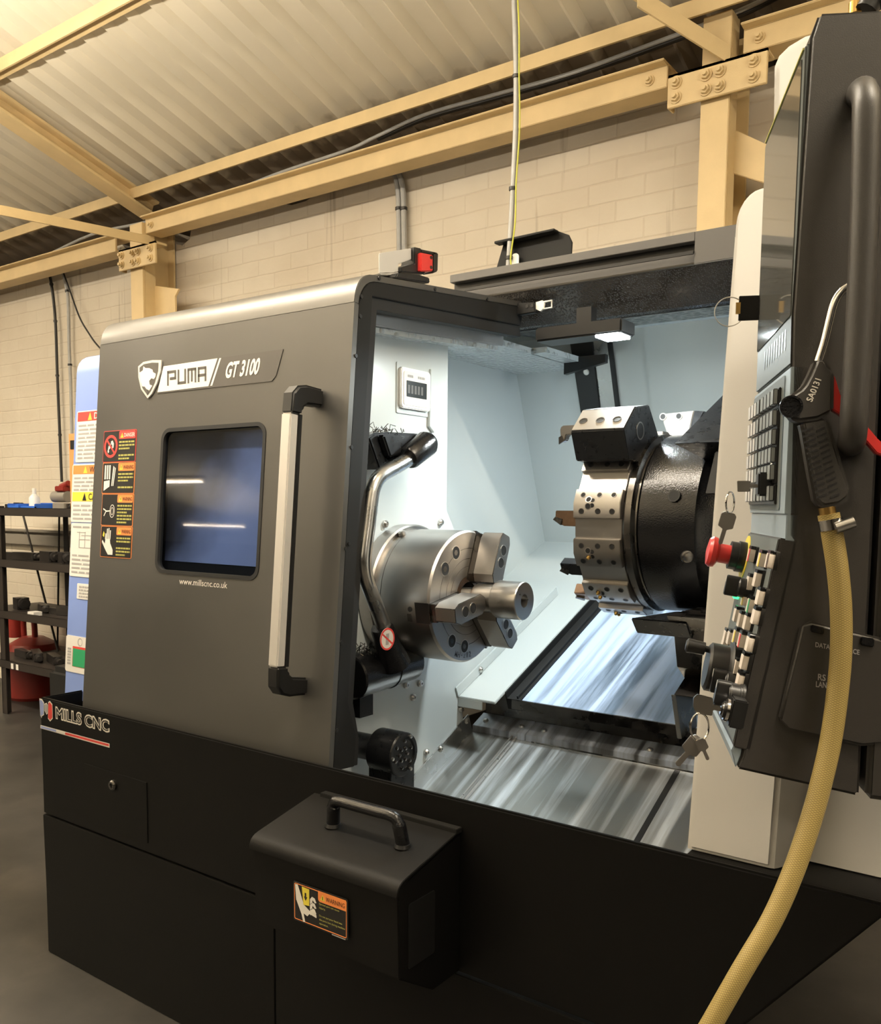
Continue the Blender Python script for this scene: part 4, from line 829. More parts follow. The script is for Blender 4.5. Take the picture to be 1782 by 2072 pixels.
# engraving on the chuck face
def engrave(body, ang, r_, h_, w_):
    mb = MB('steeld'); n_ = len(body)
    for i, chh in enumerate(body):
        if chh == ' ': continue
        a = R(ang)+(i-(n_-1)/2)*w_/r_; d = (math.cos(a), math.sin(a)); t_ = (-d[1], d[0])
        f = Fr(CF.pt(d[0]*r_, d[1]*r_, 0), V((0, t_[0], t_[1])), V((0, -d[0], -d[1])), (1, 0, 0))
        ww = w_*.75 if chh not in '1-' else w_*.45
        if chh == '-': mb.flat(f, [(-ww/2, h_*.4), (ww/2, h_*.4), (ww/2, h_*.55), (-ww/2, h_*.55)], .0004)
        else: mb.text(chh, f, -ww/2, 0, ww, h_, .0004, 'steeld', .01)
    mb.build('engraving', ck)
engrave('MH-212', 262, .143, .013, .012)
for a, r_, t_ in ((100, .150, 1),):
    pass
p0 = CO+V((WX+.11, -.150, .035)); mb = MB('black'); mb.lathe(V((-1.195, CYc-.150, CZc-.02)), (0, -1, 0), [(0, .006), (.0035, .006)], seg=16); mb.build('side_screw', ck)
ya_ = CYc-.105
mb = MB('steelb'); mb.lathe(V((WX+.049, CYc-.06, CZc+.140)), (0, -.39, .92), [(0, .009), (.008, .009), (.011, .005)], seg=16); mb.build('groove_screw', ck)
# hollow at the mouth of jaw slots on the rim: dark notch where the slot runs out
mb = MB('black')
a = R(JA[1]); d = V((0, math.cos(a), math.sin(a))); t_ = V((0, -math.sin(a), math.cos(a)))
f = Fr(V((XF-.05, CYc, CZc))+d*.1525, (1, 0, 0), t_, d); mb.box((.012, -.0235, 0), (.0495, .0235, .0012), fr=f); mb.box((-.012, .004, 0), (0, .022, .0014), fr=f, m='steeld'); mb.build('slot_mouth', ck)
# ---- workpiece gripped in the chuck (a thing of its own)
WP = V((-1.06, CYc, CZc))
t = thing('turned_workpiece', 'stepped bright steel workpiece with a bored end, gripped in the chuck jaws', 'workpiece', WP-V((0, 0, .043)))
mb = MB('steelb'); mb.lathe(V((-1.17, CYc, CZc)), (1, 0, 0), [(0, .018), (.05, .018), (.052, .030), (.056, .0325), (.108, .0325), (.110, .041), (.114, .043), (.176, .043), (.178, .0415), (.178, .015), (.160, .014), (.150, .002)], seg=72); mb.build('body', t)
mb = MB('black'); mb.lathe(V((-1.012, CYc, CZc)), (1, 0, 0), [(0, .0138), (.001, .0138)], seg=32); mb.build('bore', t)
mb = MB('steel'); mb.lathe(V((-1.185, CYc, CZc)), (1, 0, 0), [(i*.004+k*.002, .0215 if k else .0185) for i in range(16) for k in (0, 1)], seg=40); mb.build('thread', t)
# ---- tool setting arm
AX_ = -1.255
def ap(px, py, x=AX_): return aX(px, py, x)
mb = MB('blk_metal'); mb.yz(yzp([(745, 885), (758, 876), (790, 874), (856, 878), (866, 905), (845, 925), (800, 935), (768, 951)], -1.27), WX, -1.27); mb.yz(yzp([(775, 880), (856, 880), (864, 905), (790, 925)], -1.25), -1.27, -1.25); sa = mb.build('tool_setter_head', LA, .004)
rd = random.Random(5)
mb = MB('steeld')
for k in range(46):
    p = V((-1.30+rd.uniform(-.03, .04), rd.uniform(1.50, 1.60), 1.412+rd.uniform(0, .010))); q = p+V((rd.uniform(-.014, .014), rd.uniform(-.016, .016), rd.uniform(-.006, .012))); s_ = p.lerp(q, .5)+V((rd.uniform(-.006, .006), rd.uniform(-.006, .006), rd.uniform(.0, .010))); mb.tube([p, s_, q], .0009, 'steeld', 4)
o = mb.build('swarf_curls', sa); o['kind'] = 'stuff'
a = ap(868, 893, -1.235); c = ap(826, 928, -1.235); mb = MB('blackgloss'); dd = (c-a).normalized(); mb.tube([a, a+dd*.012, c-dd*.006, c], [.024, .030, .027, .024], 'blackgloss', 20); mb.build('arm_clamp', sa)
tp = [(832, 926), (800, 945), (770, 963), (756, 985), (750, 1015), (744, 1065), (738, 1110), (736, 1140), (741, 1170), (753, 1205), (768, 1245), (783, 1285)]
mb = MB('stain'); mb.tube(smooth([ap(px, py, -1.235) for px, py in tp], 5), .0165, 'stain', 20); mb.build('arm_tube', sa)
a = ap(771, 1268, -1.235); c = ap(800, 1345, -1.235); mb = MB('blackgloss'); dd = (c-a).normalized(); mb.tube([a, a+dd*.006, a+dd*.05, c], [.023, .026, .028, .036], 'blackgloss', 24); sl = mb.build('arm_sleeve', sa)
f = Fr(ap(783, 1293, -1.208), (0, 1, 0), (0, 0, 1), (1, 0, 0)); mb = MB('paper'); mb.slab(f, circ(0, 0, .0245, 28), 0, .0008, 'paper'); ring(mb, f, (0, 0), .0205, .0245, .0008, .0012, 'red', 32)
mb.slab(f, [(-.017, .010), (.016, -.014), (.018, -.0105), (-.0155, .0135)], .0008, .0013, 'red'); mb.slab(f, [(-.006, -.013), (.004, -.013), (.006, .012), (-.004, .012)], .0008, .0010, 'papertext'); mb.build('no_step_sticker', sa, 0, 'round red and white prohibition sticker')
a = V((-1.285, 1.44, .872)); c = V((-1.285, 1.655, .885)); mb = MB('blackgloss'); dd = (c-a).normalized(); mb.tube([a, a+dd*.003, a+dd*.12, a+dd*.121, a+dd*.125, a+dd*.126, c-dd*.01, c], [.046, .050, .050, .052, .052, .050, .050, .040], 'blackgloss', 40); mb.box((-1.335, 1.455, .78), (-1.27, 1.50, .86), 'blackgloss'); mb.build('arm_pivot_drum', sa)
mb = MB('steeld')
for k in range(40):
    p = V((-1.285+rd.uniform(-.03, .035), rd.uniform(1.45, 1.50), .925+rd.uniform(-.004, .012))); q = p+V((rd.uniform(-.014, .014), rd.uniform(-.016, .016), rd.uniform(-.006, .018))); s_ = p.lerp(q, .5)+V((rd.uniform(-.006, .006), rd.uniform(-.006, .006), rd.uniform(.0, .012))); mb.tube([p, s_, q], .0009, 'steeld', 4)
o = mb.build('swarf_curls', sa); o['kind'] = 'stuff'
# ---- lower round unit by the tray
pc = aY(818, 1527, 1.52); mb = MB('blk_metal'); mb.lathe(pc-V((.075, 0, 0)), (1, 0, 0), [(0, .046), (.004, .050), (.072, .050), (.075, .048), (.075, .038), (.071, .037)], 'blk_metal', 56); mb.box((pc.x-.075, pc.y-.035, pc.z-.12), (pc.x-.01, pc.y+.05, pc.z-.02)); mb.cyl(pc-V((.27, 0, -.0)), pc-V((.07, 0, 0)), .030); mb.lathe(pc-V((.25, .0, -.012)), (1, 0, 0), [(0, .035), (.06, .040), (.075, .025)]); un = mb.build('steady_unit', LA, .001)
f = Fr(pc-V((.004, 0, 0)), (0, 1, 0), (0, 0, 1), (1, 0, 0))
for r_, n_, a0 in ((.030, 6, 20), (.014, 6, 0), (.043, 3, 60)):
    for k in range(n_):
        a = R(a0+360*k/n_); mb = MB('steelb'); mb.lathe(f.pt(r_*math.cos(a), r_*math.sin(a), .004 if r_ > .04 else 0), (1, 0, 0), [(0, .0042), (.003, .0042), (.004, .002)], 'steeld' if r_ < .04 else 'steelb', 12); mb.build('unit_screw', un)
# ---- turret
TY, TZ, TR_ = 2.000, 1.215, .219; TX0, TX1 = -.925, -.812
pts = []
for k in range(12):
    th = -3+30*k
    for da, rr in ((-6.3, .2165), (-6.0, .206), (6.0, .206), (6.3, .2165), (15, .2215)): a = R(th+da); pts.append((TY-rr*math.cos(a), TZ+rr*math.sin(a)))
mb = MB('steel'); mb.yz(pts, TX0, TX1); td = mb.build('tool_turret', LA, .0012)
rd = random.Random(9)
def facet(th, s_):
    P_ = [V(((TX0+TX1)/2, TY-r_*math.cos(R(th+s_*a_)), TZ+r_*math.sin(R(th+s_*a_)))) for a_, r_ in ((6.3, .2165), (15, .2215))]
    t_ = (P_[1]-P_[0]).normalized()*s_; n_ = V((1, 0, 0)).cross(t_); c_ = P_[0].lerp(P_[1], .5)
    if n_.dot(c_-V(((TX0+TX1)/2, TY, TZ))) < 0: n_ = -n_
    return Fr(c_, (1, 0, 0), t_, n_)
def tfr(th, r_): d = V((0, -math.cos(R(th)), math.sin(R(th)))); return Fr(V(((TX0+TX1)/2, TY, TZ))+d*r_, (1, 0, 0), V((0, math.sin(R(th)), math.cos(R(th)))), d)
for k in range(-3, 3):
    for s_ in (-1, 1):
        f = facet(-3+30*k, s_)
        mb = MB('black')
        for x_ in (-.036, .004, .038): mb.flat(f, circ(x_, -.002*s_, .0055, 14), .0006, 'rubber'); ring(mb, f, (x_, -.002*s_), .0052, .0066, .0, .0009, 'steeld', 16)
        mb.flat(f, circ(-.020, .009*s_, .0062, 14), .0006, 'rubber'); ring(mb, f, (-.020, .009*s_), .006, .0075, 0, .0009, 'steelb', 16); mb.flat(f, circ(-.010, .011*s_, .005, 14), .0007, 'rubber')
        if k <= -1: mb.lathe(f.pt(-.020, .009*s_, 0), f.n, [(0, .005), (.006, .004), (.008, .002)], 'brass', 12)
        mb.build('coolant_ports', td)
mb = MB('steeld'); mb.lathe(V((TX1, TY, TZ)), (1, 0, 0), [(0, .203), (.006, .207), (.020, .207), (.026, .196), (.030, .196)], 'steeld', 80); mb.build('turret_ring', td)
mb = MB('blackgloss'); mb.lathe(V((TX1+.03, TY+.004, TZ)), (1, 0, 0), [(0, .196), (.006, .204), (.13, .204), (.136, .198), (.17, .19)], 'blackgloss', 80); th_ = mb.build('turret_housing', LA)
p = aX(1352, 993, -.70); d = V((0, p.y-TY, p.z-TZ)).normalized(); p = V((-.70, TY, TZ))+d*.2043; mb = MB('black'); f = Fr(p, (1, 0, 0), d.cross(V((1, 0, 0))), d); mb.flat(f, circ(0, 0, .012, 20), .0008, 'rubber'); ring(mb, f, (0, 0), .011, .0135, -.002, .0012, 'blk_metal', 20); mb.build('housing_port', th_)
# slanting guard plates behind the turret
mb = MB('blk_metal'); mb.yz(yzp([(1362, 898), (1465, 795), (1520, 740), (1560, 800), (1560, 1000), (1440, 1010), (1425, 930)], -.66), -.66, -.40); sg = mb.build('slide_guard', LA, .002)
p = aX(1397, 905, -.659); mb = MB('black'); f = Fr(p, (0, 1, 0), (0, 0, 1), (1, 0, 0))
mb = MB('steel'); mb.yz(yzp([(1405, 1000), (1425, 915), (1440, 905), (1500, 905), (1500, 1000)], -.60), -.66+.08, -.54, 'frame'); mb.build('guard_louvre', LA, .002)
mb = MB('black'); mb.yz([(1.88, 1.08), (1.85, 1.22), (1.90, 1.33), (2.03, 1.40), (2.35, 1.42), (2.35, 1.02), (1.98, 1.01)], -.625, -.36); mb.build('turret_carriage', LA, .003)
p = aX(1388, 1126, -.635); mb = MB('steelb'); mb.lathe(p, (.5, -.8, 0), [(0, .012), (.010, .012), (.011, .009), (.024, .008), (.026, .004)], 'steeld', 24); mb.build('coolant_nozzle', LA)
mb = MB('blk_metal'); mb.yz(yzp([(1293, 1252), (1386, 1238), (1380, 1290), (1305, 1282)], -.72), -.74, -.62); cb_ = mb.build('carriage_foot', LA, .003)
for px, py in ((1303, 1277), (1334, 1278), (1364, 1280)): p = aX(px, py, -.72); mb = MB('black'); mb.lathe(p+V((.1, 0, 0)), (1, 0, 0), [(0, .006), (.002, .006)], seg=12); mb.build('foot_bolt', cb_)
mb = MB('steeld'); mb.yz(yzp([(1366, 1246), (1430, 1230), (1430, 1420), (1388, 1352), (1382, 1285)], -.64), -.66, -.50); mb.build('carriage_guard', LA, .002)
mb = MB('stain'); mb.yz(yzp([(1362, 1406), (1402, 1412), (1406, 1470), (1374, 1495)], -.66), -.665, -.655); mb.build('wiper_bracket', LA, .001); mb = MB('steeld'); mb.yz(yzp([(1362, 1406), (1402, 1412), (1420, 1375), (1385, 1370)], -.66), -.66, -.56, 'steeld'); mb.build('bracket_block', LA, .0015)
# tools held by the turret (things of their own)
def tool(name, th, label, m_, hw, ln, ins=True):
    f = Fr(V((TX0, TY, TZ))+V((0, -math.cos(R(th)), math.sin(R(th))))*.190, (-1, 0, 0), V((0, math.sin(R(th)), math.cos(R(th)))), V((0, -math.cos(R(th)), math.sin(R(th)))))
    t = thing(name, label, 'cutting tool', f.pt(0, 0, 0), 'turning tools in the turret'); mb = MB(m_)
    mb.slab(f, [(-.06, -hw), (ln*.55, -hw), (ln, -hw*.3), (ln, hw), (-.06, hw)], -.012, .014); mb.build('shank', t, .0015)
    mb = MB('steeld'); mb.slab(f, [(ln-.016, -hw*.9), (ln+.004, -hw*.2), (ln-.002, hw*.2), (ln-.02, -hw*.1)], -.002, .018); mb.build('insert', t, .0006)
    mb = MB('black'); mb.box((-.005, -hw-.012, -.012), (.0, hw+.006, .006), fr=f); mb.build('clamp_wedge', t)
tool('turning_tool', 3, 'bronze coloured turning tool pointing at the chuck from the middle of the turret', 'brown', .0175, .052)
tool('turning_tool', -32, 'black turning tool just below the bronze one on the turret', 'blk_metal', .0155, .050)
tool('turning_tool', -60, 'brown turning tool lowest on the turret, above the wet way cover', 'brown', .0175, .045)
# boring bar holder on the upper station
hp_ = [(1262, 868), (1285, 823), (1313, 819), (1332, 880), (1300, 938), (1272, 930)]
prof_ = yzp(hp_, -.80)
t = thing('boring_bar_holder', 'black and steel block with three set screws bolted on top of the turret', 'tool holder', V((-.87, prof_[4][0], prof_[4][1])))
mb = MB('blk_metal'); mb.yz(prof_, TX0-.002, -.80); mb.build('holder_block', t, .002)
a, c = V((0, *prof_[0])), V((0, *prof_[1])); f = Fr(V((-.8635, a.y, a.z)), (1, 0, 0), c-a, (1, 0, 0)); f.n = f.u.cross(f.v).normalized(); hl = (c-a).length
mb = MB('steelb'); mb.slab(f, [(-.0615, .004), (.0615, .004), (.0615, hl-.003), (-.0615, hl-.003)], 0, .0008, 'steel')
mb.build('ground_face', t)
for x_ in (-.045, -.004, .036):
    mb = MB('black'); mb.flat(f, circ(x_, hl*.45, .0085, 20), .0012); ring(mb, f, (x_, hl*.45), .0082, .0100, 0, .0016, 'steeld', 20); mb.build('set_screw', t)
f2 = Fr((-.80, sum(p[0] for p in prof_)/6, sum(p[1] for p in prof_)/6), (0, 1, 0), (0, 0, 1), (1, 0, 0)); mb = MB('black'); mb.flat(f2, circ(0, .005, .019, 28), .0006, 'black'); ring(mb, f2, (0, .005), .017, .020, 0, .001, 'steel', 28); mb.build('bar_bore', t)
q = aX(1178, 868, TX0); q2 = f2.o; bp_ = V((TX0, q2.y-.0, q2.z+.003)); bp_ = V((TX0, q.y+.02, q.z))
t = thing('boring_bar', 'steel boring bar with an angled tip sticking out of the upper block', 'cutting tool', bp_)
mb = MB('steel'); mb.slab(Fr(bp_, (-1, 0, 0), (0, 0, 1), (0, 1, 0)), [(-.01, -.011), (.046, -.011), (.049, -.022), (.060, -.028), (.063, .004), (.058, .011), (-.01, .011)], -.010, .010); mb.build('bar', t, .002)
mb = MB('steeld'); mb.slab(Fr(bp_, (-1, 0, 0), (0, 0, 1), (0, 1, 0)), [(.049, -.024), (.063, -.032), (.064, -.016), (.056, -.012)], -.013, -.009); mb.build('insert', t)
hp2 = [(1342, 836), (1412, 829), (1424, 832), (1395, 888), (1355, 885)]
prof2 = yzp(hp2, -.72)
t = thing('tool_block', 'bright steel block with two drilled holes on the far side of the turret', 'tool holder', V((-.76, prof2[3][0], prof2[3][1])))
P3 = [aY(px, py, TY+.12) for px, py in ((1336, 838), (1404, 831), (1392, 884), (1352, 886))]
f = Fr((0, TY+.12, 0), (1, 0, 0), (0, 0, 1), (0, -1, 0)); mb = MB('steelb'); mb.slab(f, [(p.x, p.z) for p in P3], -.06, 0, 'steelb'); mb.build('block', t, .002)
mb = MB('blk_metal'); q = [aY(px, py, TY+.12) for px, py in ((1404, 831), (1425, 832), (1410, 860), (1394, 884))]; mb.slab(f, [(p.x, p.z) for p in q], -.07, .0, 'blk_metal'); mb.build('side_plate', t, .002)
for px, py in ((1341, 843), (1373, 842)): p = f.px(px, py); mb = MB('black'); mb.flat(f, circ(*p, .007, 18), .0006); ring(mb, f, p, .0065, .009, 0, .001, 'steel', 18); mb.build('drilled_hole', t)
# ---- white post right of the opening, and the white front beyond it
TW = R(6.9); WF = Fr((0, 1.305, .722), (1, 0, 0), (0, math.sin(TW), math.cos(TW)), (0, -math.cos(TW), math.sin(TW)))
pe = aZ(1622, 1742, .722); tp_ = WF.px(1535, 378); 
u0 = -.467; u1 = -.338; vt = WF.px(1540, 378)[1]
front = [(u0, 0), (u1, 0), (u1, vt)]+[(u0+.035-.035*math.sin(R(a)), vt-.05+.05*math.cos(R(a))) for a in range(0, 91, 15)]
mb = MB('white'); mb.slab(WF, front, -.02, 0); wp = mb.build('white_front_post', LA, .006, seg=3)
cs_ = [(u1-.006, -.004), (u1+.002, -.006), (u1+.006, -.012), (pe.x, pe.y-1.305), (pe.x, pe.y-1.29), (u1-.01, -.02)]
mb = MB('white'); bot = [V((a, 1.305-b if b < 0 else 1.305+b, .722)) for a, b in cs_]; hv = V((0, math.sin(TW), math.cos(TW)))*(vt-.02)
n = len(bot); mb.add(bot+[p+hv for p in bot], [tuple(range(n)), tuple(range(n, 2*n))]+[(i, (i+1) % n, n+(i+1) % n, n+i) for i in range(n)]); mb.build('post_side', LA)
mb = MB('white'); WI = Fr((u0, 1.305, .722), WF.v, (0, 1, 0), (1, 0, 0)); hv = V((0, math.sin(TW), math.cos(TW)))*(vt-.07); bot = [V((u0, 1.31, .722)), V((u0+.012, 1.31, .722)), V((u0+.012, 1.62, .722)), V((u0, 1.62, .722))]; mb.add(bot+[p+hv for p in bot], [(0, 1, 2, 3), (7, 6, 5, 4), (0, 1, 5, 4), (1, 2, 6, 5), (2, 3, 7, 6), (3, 0, 4, 7)]); mb.build('post_return', LA)
pf = aZ(1700, 1757, .722); mb = MB('white'); bot = [V((pe.x-.01, pf.y, .722)), V((.6, pf.y, .722)), V((.6, pf.y+.02, .722)), V((pe.x-.01, pf.y+.02, .722))]; mb.add(bot+[p+hv for p in bot], [(0, 1, 2, 3), (7, 6, 5, 4), (0, 1, 5, 4), (1, 2, 6, 5), (2, 3, 7, 6), (3, 0, 4, 7)]); mb.build('white_side_front', LA)
q = [aY(px, py, 1.62) for px, py in ((1560, 420), (1563, 130), (1572, 108), (1592, 88), (1625, 68), (1655, 60), (1760, 60), (1760, 420))]
mb = MB('white'); mb.slab(Fr((0, 1.62, 0), (1, 0, 0), (0, 0, 1), (0, 1, 0)), [(p.x, p.z) for p in q], 0, .14); mb.build('console_arm_post', LA, .012, seg=4)
# ---- folded black bracket on the roof
q = [aY(px, py, 2.42) for px, py in ((1000, 556), (1018, 494), (1130, 468), (1150, 475), (1157, 490), (1154, 540))]
mb = MB('frame'); fb = Fr((0, 2.42, 0), (1, 0, 0), (0, 0, 1), (0, 1, 0)); mb.slab(fb, [(p.x, p.z) for p in q], 0, .006); q2 = [aY(px, py, 2.42) for px, py in ((1010, 493), (1130, 467), (1130, 471), (1010, 498))]; mb.slab(fb, [(p.x, p.z) for p in q2], -.03, .0); mb.build('cable_bracket', LA, .001)
q = aY(1042, 530, 2.405); mb = MB('clear'); mb.slab(Fr((0, 2.405, 0), (1, 0, 0), (0, 0, 1), (0, -1, 0)), rrect(q.x-.012, q.z-.05, q.x+.014, q.z+.025, .012), 0, .003); mb.build('cable_tag', LA)
# ================================================================ PARTS BOX on the front of the base
bx0, bx1 = -1.228, -.873; by = 1.093
t = thing('parts_catcher_box', 'black parts box with hinged lid and handle on the front of the base', 'parts box', ((bx0+bx1)/2, 1.18, .40))
zb, zf = .668, .628
zb0 = aY(934, 1950, 1.28).z
mb = MB('base'); mb.yz([(by+.004, zf-.006), (1.279, zb-.006), (1.279, .40), (1.20, .40), (by+.010, .462)], bx0+.004, bx1-.002); bd = mb.build('box_body', t, .002)
mb = MB('base'); edge = [(p.x, p.y) for p in bez((by+.022, zf+.005, 0), (by, zf, 0), (by, zf-.022, 0), 6)]
mb.yz([(1.270, zb)]+edge+[(by+.003, zf-.022), (by+.008, zf-.014), (by+.030, zf+.000), (1.270, zb-.005)], bx0-.002, bx1); ld_ = mb.build('lid', t, .001)
mb = MB('frame'); mb.box((bx0+.02, 1.262, zb-.004), (bx1+.001, 1.279, zb+.006)); mb.build('hinge_strip', t, .001)
hp_ = [(672, 1645), (672, 1620), (672, 1608), (680, 1602), (700, 1605), (740, 1614), (775, 1624), (797, 1632), (806, 1645), (815, 1662), (818, 1684)]
hy = 1.19
def lidz(y): return zf+.012+(y-(by+.04))*(zb-zf-.01)/(1.27-by-.04)
ha = V((aY(674, 1642, hy).x, hy, lidz(hy))); hb = V((aY(815, 1682, hy).x, hy, lidz(hy)))
up = V((0, -.15, 1)).normalized()*.052; P_ = [ha, ha+up*.5+V((.004, 0, 0)), ha+up*.86+V((.008, 0, 0)), ha+up+V((.022, 0, 0)), ha.lerp(hb, .35)+up, ha.lerp(hb, .65)+up, hb+up-V((.022, 0, 0)), hb+up*.86-V((.008, 0, 0)), hb+up*.5-V((.003, 0, 0)), hb]
mb = MB('black'); mb.tube(smooth(P_, 5), [.0125 if (i < 9 or i > 36) else .0105 for i in range(len(smooth(P_, 5)))], 'blackgloss', 16); mb.lathe(ha-V((0, 0, .003)), (0, 0, 1), [(0, .016), (.006, .014)], 'black'); mb.lathe(hb-V((0, 0, .003)), (0, 0, 1), [(0, .016), (.006, .014)], 'black'); mb.build('lid_handle', t)
f = Fr((bx1-.002, 0, 0), (0, 1, 0), (0, 0, 1), (1, 0, 0)); mb = MB('black'); mb.slab(f, rrect(1.125, .47, 1.20, .585, .006, 3), 0, .002); mb.build('side_recess', t, .0008)
# warning label
QF = Fr((0, by+.004, 0), (1, 0, 0), (0, 0, 1), (0, -1, 0))
mb = MB('ink'); w = [QF.px(590+0*k, 1780) for k in (0,)]
a, c, e, g = QF.px(591, 1781), QF.px(704, 1819), QF.px(705, 1903), QF.px(597, 1861)
lu0, lu1, lv0, lv1 = (a[0]+g[0])/2, (c[0]+e[0])/2, (e[1]+g[1])/2, (a[1]+c[1])/2; lw, lh = lu1-lu0, lv1-lv0
def Lp(x, y): return (lu0+lw*x, lv0+lh*y)
def LF(pts, c, m_): mb.flat(QF, [Lp(*p) for p in pts], c, m_)
mb.slab(QF, rrect(lu0, lv0, lu1, lv1, .004, 3), .0002, .0010, 'ink'); mb.hole(QF, rrect(lu0+.003, lv0+.003, lu1-.003, lv1-.003, .003, 3), rrect(lu0+.0042, lv0+.0042, lu1-.0042, lv1-.0042, .002, 3), .0010, .0013, 'orange')
LF([(.47, .78), (.47, .97), (.97, .97), (.97, .70), (.50, .70), (.475, .73)], .0015, 'orange')
LF([(.51, .755), (.60, .755), (.555, .90)], .0018, 'yellow'); LF([(.549, .77), (.561, .77), (.561, .86), (.549, .86)], .0020, 'ink')
a = Lp(.615, .765); mb.text('WARNING', QF, *a, lw*.335, lh*.115, .0018, 'ink', .0)
for i, s_ in enumerate(('Ejected part can cause', 'injury.', None, 'Do not put your hand into', 'the parts box during machine', 'operation.')):
    if s_: a = Lp(.49, .615-.098*i); mb.text(s_, QF, *a, lw*.46*len(s_)/28, lh*.062, .0015, 'olive', .012)
LF([(.04, .93), (.09, .94), (.21, .48), (.33, .36), (.38, .45), (.44, .32), (.44, .26), (.38, .28), (.31, .30), (.27, .22), (.20, .26), (.23, .05), (.19, .04), (.16, .22), (.06, .55)], .0015, 'inkw')
LF([(.17, .93), (.31, .92), (.31, .50), (.20, .48)], .0018, 'yellow'); LF([(.225, .80), (.255, .80), (.255, .70), (.275, .70), (.24, .60), (.21, .70), (.225, .70)], .0020, 'ink')
for k in range(3): LF([(.32, .68-.14*k), (.36, .76-.14*k), (.41, .74-.14*k), (.44, .64-.14*k), (.41, .62-.14*k), (.37, .68-.14*k), (.36, .58-.14*k), (.32, .56-.14*k)], .0016, 'inkw')
LF([(.72, -.005), (.96, -.005), (.96, .02), (.72, .02)], .0016, 'papertext'); mb.build('warning_label', t)
# ================================================================ CONTROL CONSOLE
pn = CAM+ray(1640, 75)*.93; d = ray(1548, 300); pf_ = CAM+d*((pn.z-HCAM)/d.z)
ce = V((pf_.x-pn.x, pf_.y-pn.y, 0)); ce.normalize(); CW = .262; cb = V((ce.y, -ce.x, 0))
SF = Fr((pn.x, pn.y, 0), cb, (0, 0, 1), -ce)                       # side facing the viewer
def FFa(a): return Fr(V((pn.x, pn.y, 0))+cb*a, ce, (0, 0, 1), -cb)  # front facing the operator
CO_ = thing('control_console', 'black swivelling control console with screen, keys and side handle, front right', 'control panel', V((pn.x, pn.y, 0))+cb*.1+ce*.15+V((0, 0, SF.px(1600, 1580)[1])))
def cprism(mb, prof, e0, e1, m_=None): mb.slab(SF, prof, -e1, -e0, m_); return mb
S_ = SF.px
CWO = .235
prof = [S_(1657, 25), S_(1640, 75), S_(1602, 640), S_(1592, 1085), S_(1600, 1095), S_(1500, 1530), S_(1489, 1556), S_(1738, 1612), S_(1790, 1200), (.085, S_(1782, 20)[1])]
prof[8] = (S_(1738, 1612)[0], 1.2)
mb = MB('console'); cprism(mb, prof, 0, .007)
pr2 = [prof[0], (.002, prof[1][1]), (.001, prof[2][1]), (.001, prof[3][1]), (.004, prof[4][1]), (S_(1500, 1530)[0]+.01, prof[5][1])]+prof[6:]
cprism(mb, pr2, .0065, CW); mb.build('housing', CO_, .006, seg=3)
zlo, zhi = S_(1760, 1616)[1], prof[9][1]
mb = MB('console'); mb.slab(SF, [(prof[8][0]+.006, zlo), (.36, zlo-.02), (.36, zhi-.05), (prof[8][0]+.006, zhi-.012)], -CW+.01, .004); mb.build('rear_cover', CO_, .006, seg=3)
FA = -.004; FF = FFa(FA)
def fz(px, py): return FF.px(px, py)
zs_b = S_(1604, 735)[1]; zs_t = S_(1640, 75)[1]
# screen part
mb = MB('cgrey'); mb.slab(FF, [(0.004, zs_b), (CW-.002, zs_b), (CW-.002, zs_t-.004), (.004, zs_t-.004)], -.012, 0); sp = mb.build('screen_bezel', CO_, .002)
mb = MB('screen'); mb.slab(FF, rrect(.018, zs_b+.055, CW-.004, zs_t-.012, .004, 2), 0, .0012, 'screen'); mb.build('screen', CO_)
mb = MB('yellow'); mb.slab(FF, [(.01, zs_t-.0075), (CW-.004, zs_t-.0075), (CW-.004, zs_t-.0055), (.01, zs_t-.0055)], 0, .0018, 'olive'); mb.build('edge_strip', CO_)
mb = MB('ink')
for k in range(9): u = .045+.018*k; mb.flat(FF, [(u, zs_b+.022), (u+.006, zs_b+.022), (u+.006, zs_b+.045), (u, zs_b+.045)], .0004)
mb.build('vent_slots', sp)
# keyboard part
zk1 = S_(1590, 742)[1]; zk0 = S_(1580, 1040)[1]
mb = MB('cgrey'); mb.slab(FF, [(.0, zk0), (CW, zk0), (CW, zk1), (0, zk1)], -.012, .001, 'cblue'); mb.slab(FF, rrect(.030, zk0+.004, CW-.003, zk1-.004, .004, 2), .001, .0022, 'cgrey'); kb = mb.build('keyboard_plate', CO_, .0006)
mb = MB('cgrey'); mb.slab(FF, [(.0, S_(1576, 1095)[1]), (CW, S_(1576, 1095)[1]), (CW, zk0), (0, zk0)], -.014, -.001, 'cblue'); mb.build('lower_fascia', CO_, .001)
rows = [(1563, 817), (1561, 857), (1560, 893), (1558, 927), (1556, 960), (1554, 1000)]
mb = MB('ink')
for i, (px, py) in enumerate(rows):
    u, z = fz(px-2, py)
    u = .050; h_ = .018
    mb.slab(FF, [(u-.004, z-h_/2-.004), (CW-.012, z-h_/2-.004), (CW-.012, z+h_/2+.001), (u-.004, z+h_/2+.001)], .002, .005, 'ink')
    for k in range(9):
        uu = u+.0245*k+(0.006 if k > 3 else 0)
        if uu+.02 > CW-.012: break
        mb.slab(FF, [(uu, z-h_/2), (uu+.0205, z-h_/2), (uu+.0205, z+h_/2), (uu, z+h_/2)], .005, .0105, 'keyg' if k < 5 else 'alu')
mb.build('keypad', CO_, .0008)
p = fz(1569, 944); mb = MB('chrome'); mb.lathe(FF.pt(p[0], p[1], .001), -cb, [(0, .007), (.003, .007), (.006, .004)], 'chrome', 16); mb.build('fascia_screw', CO_)
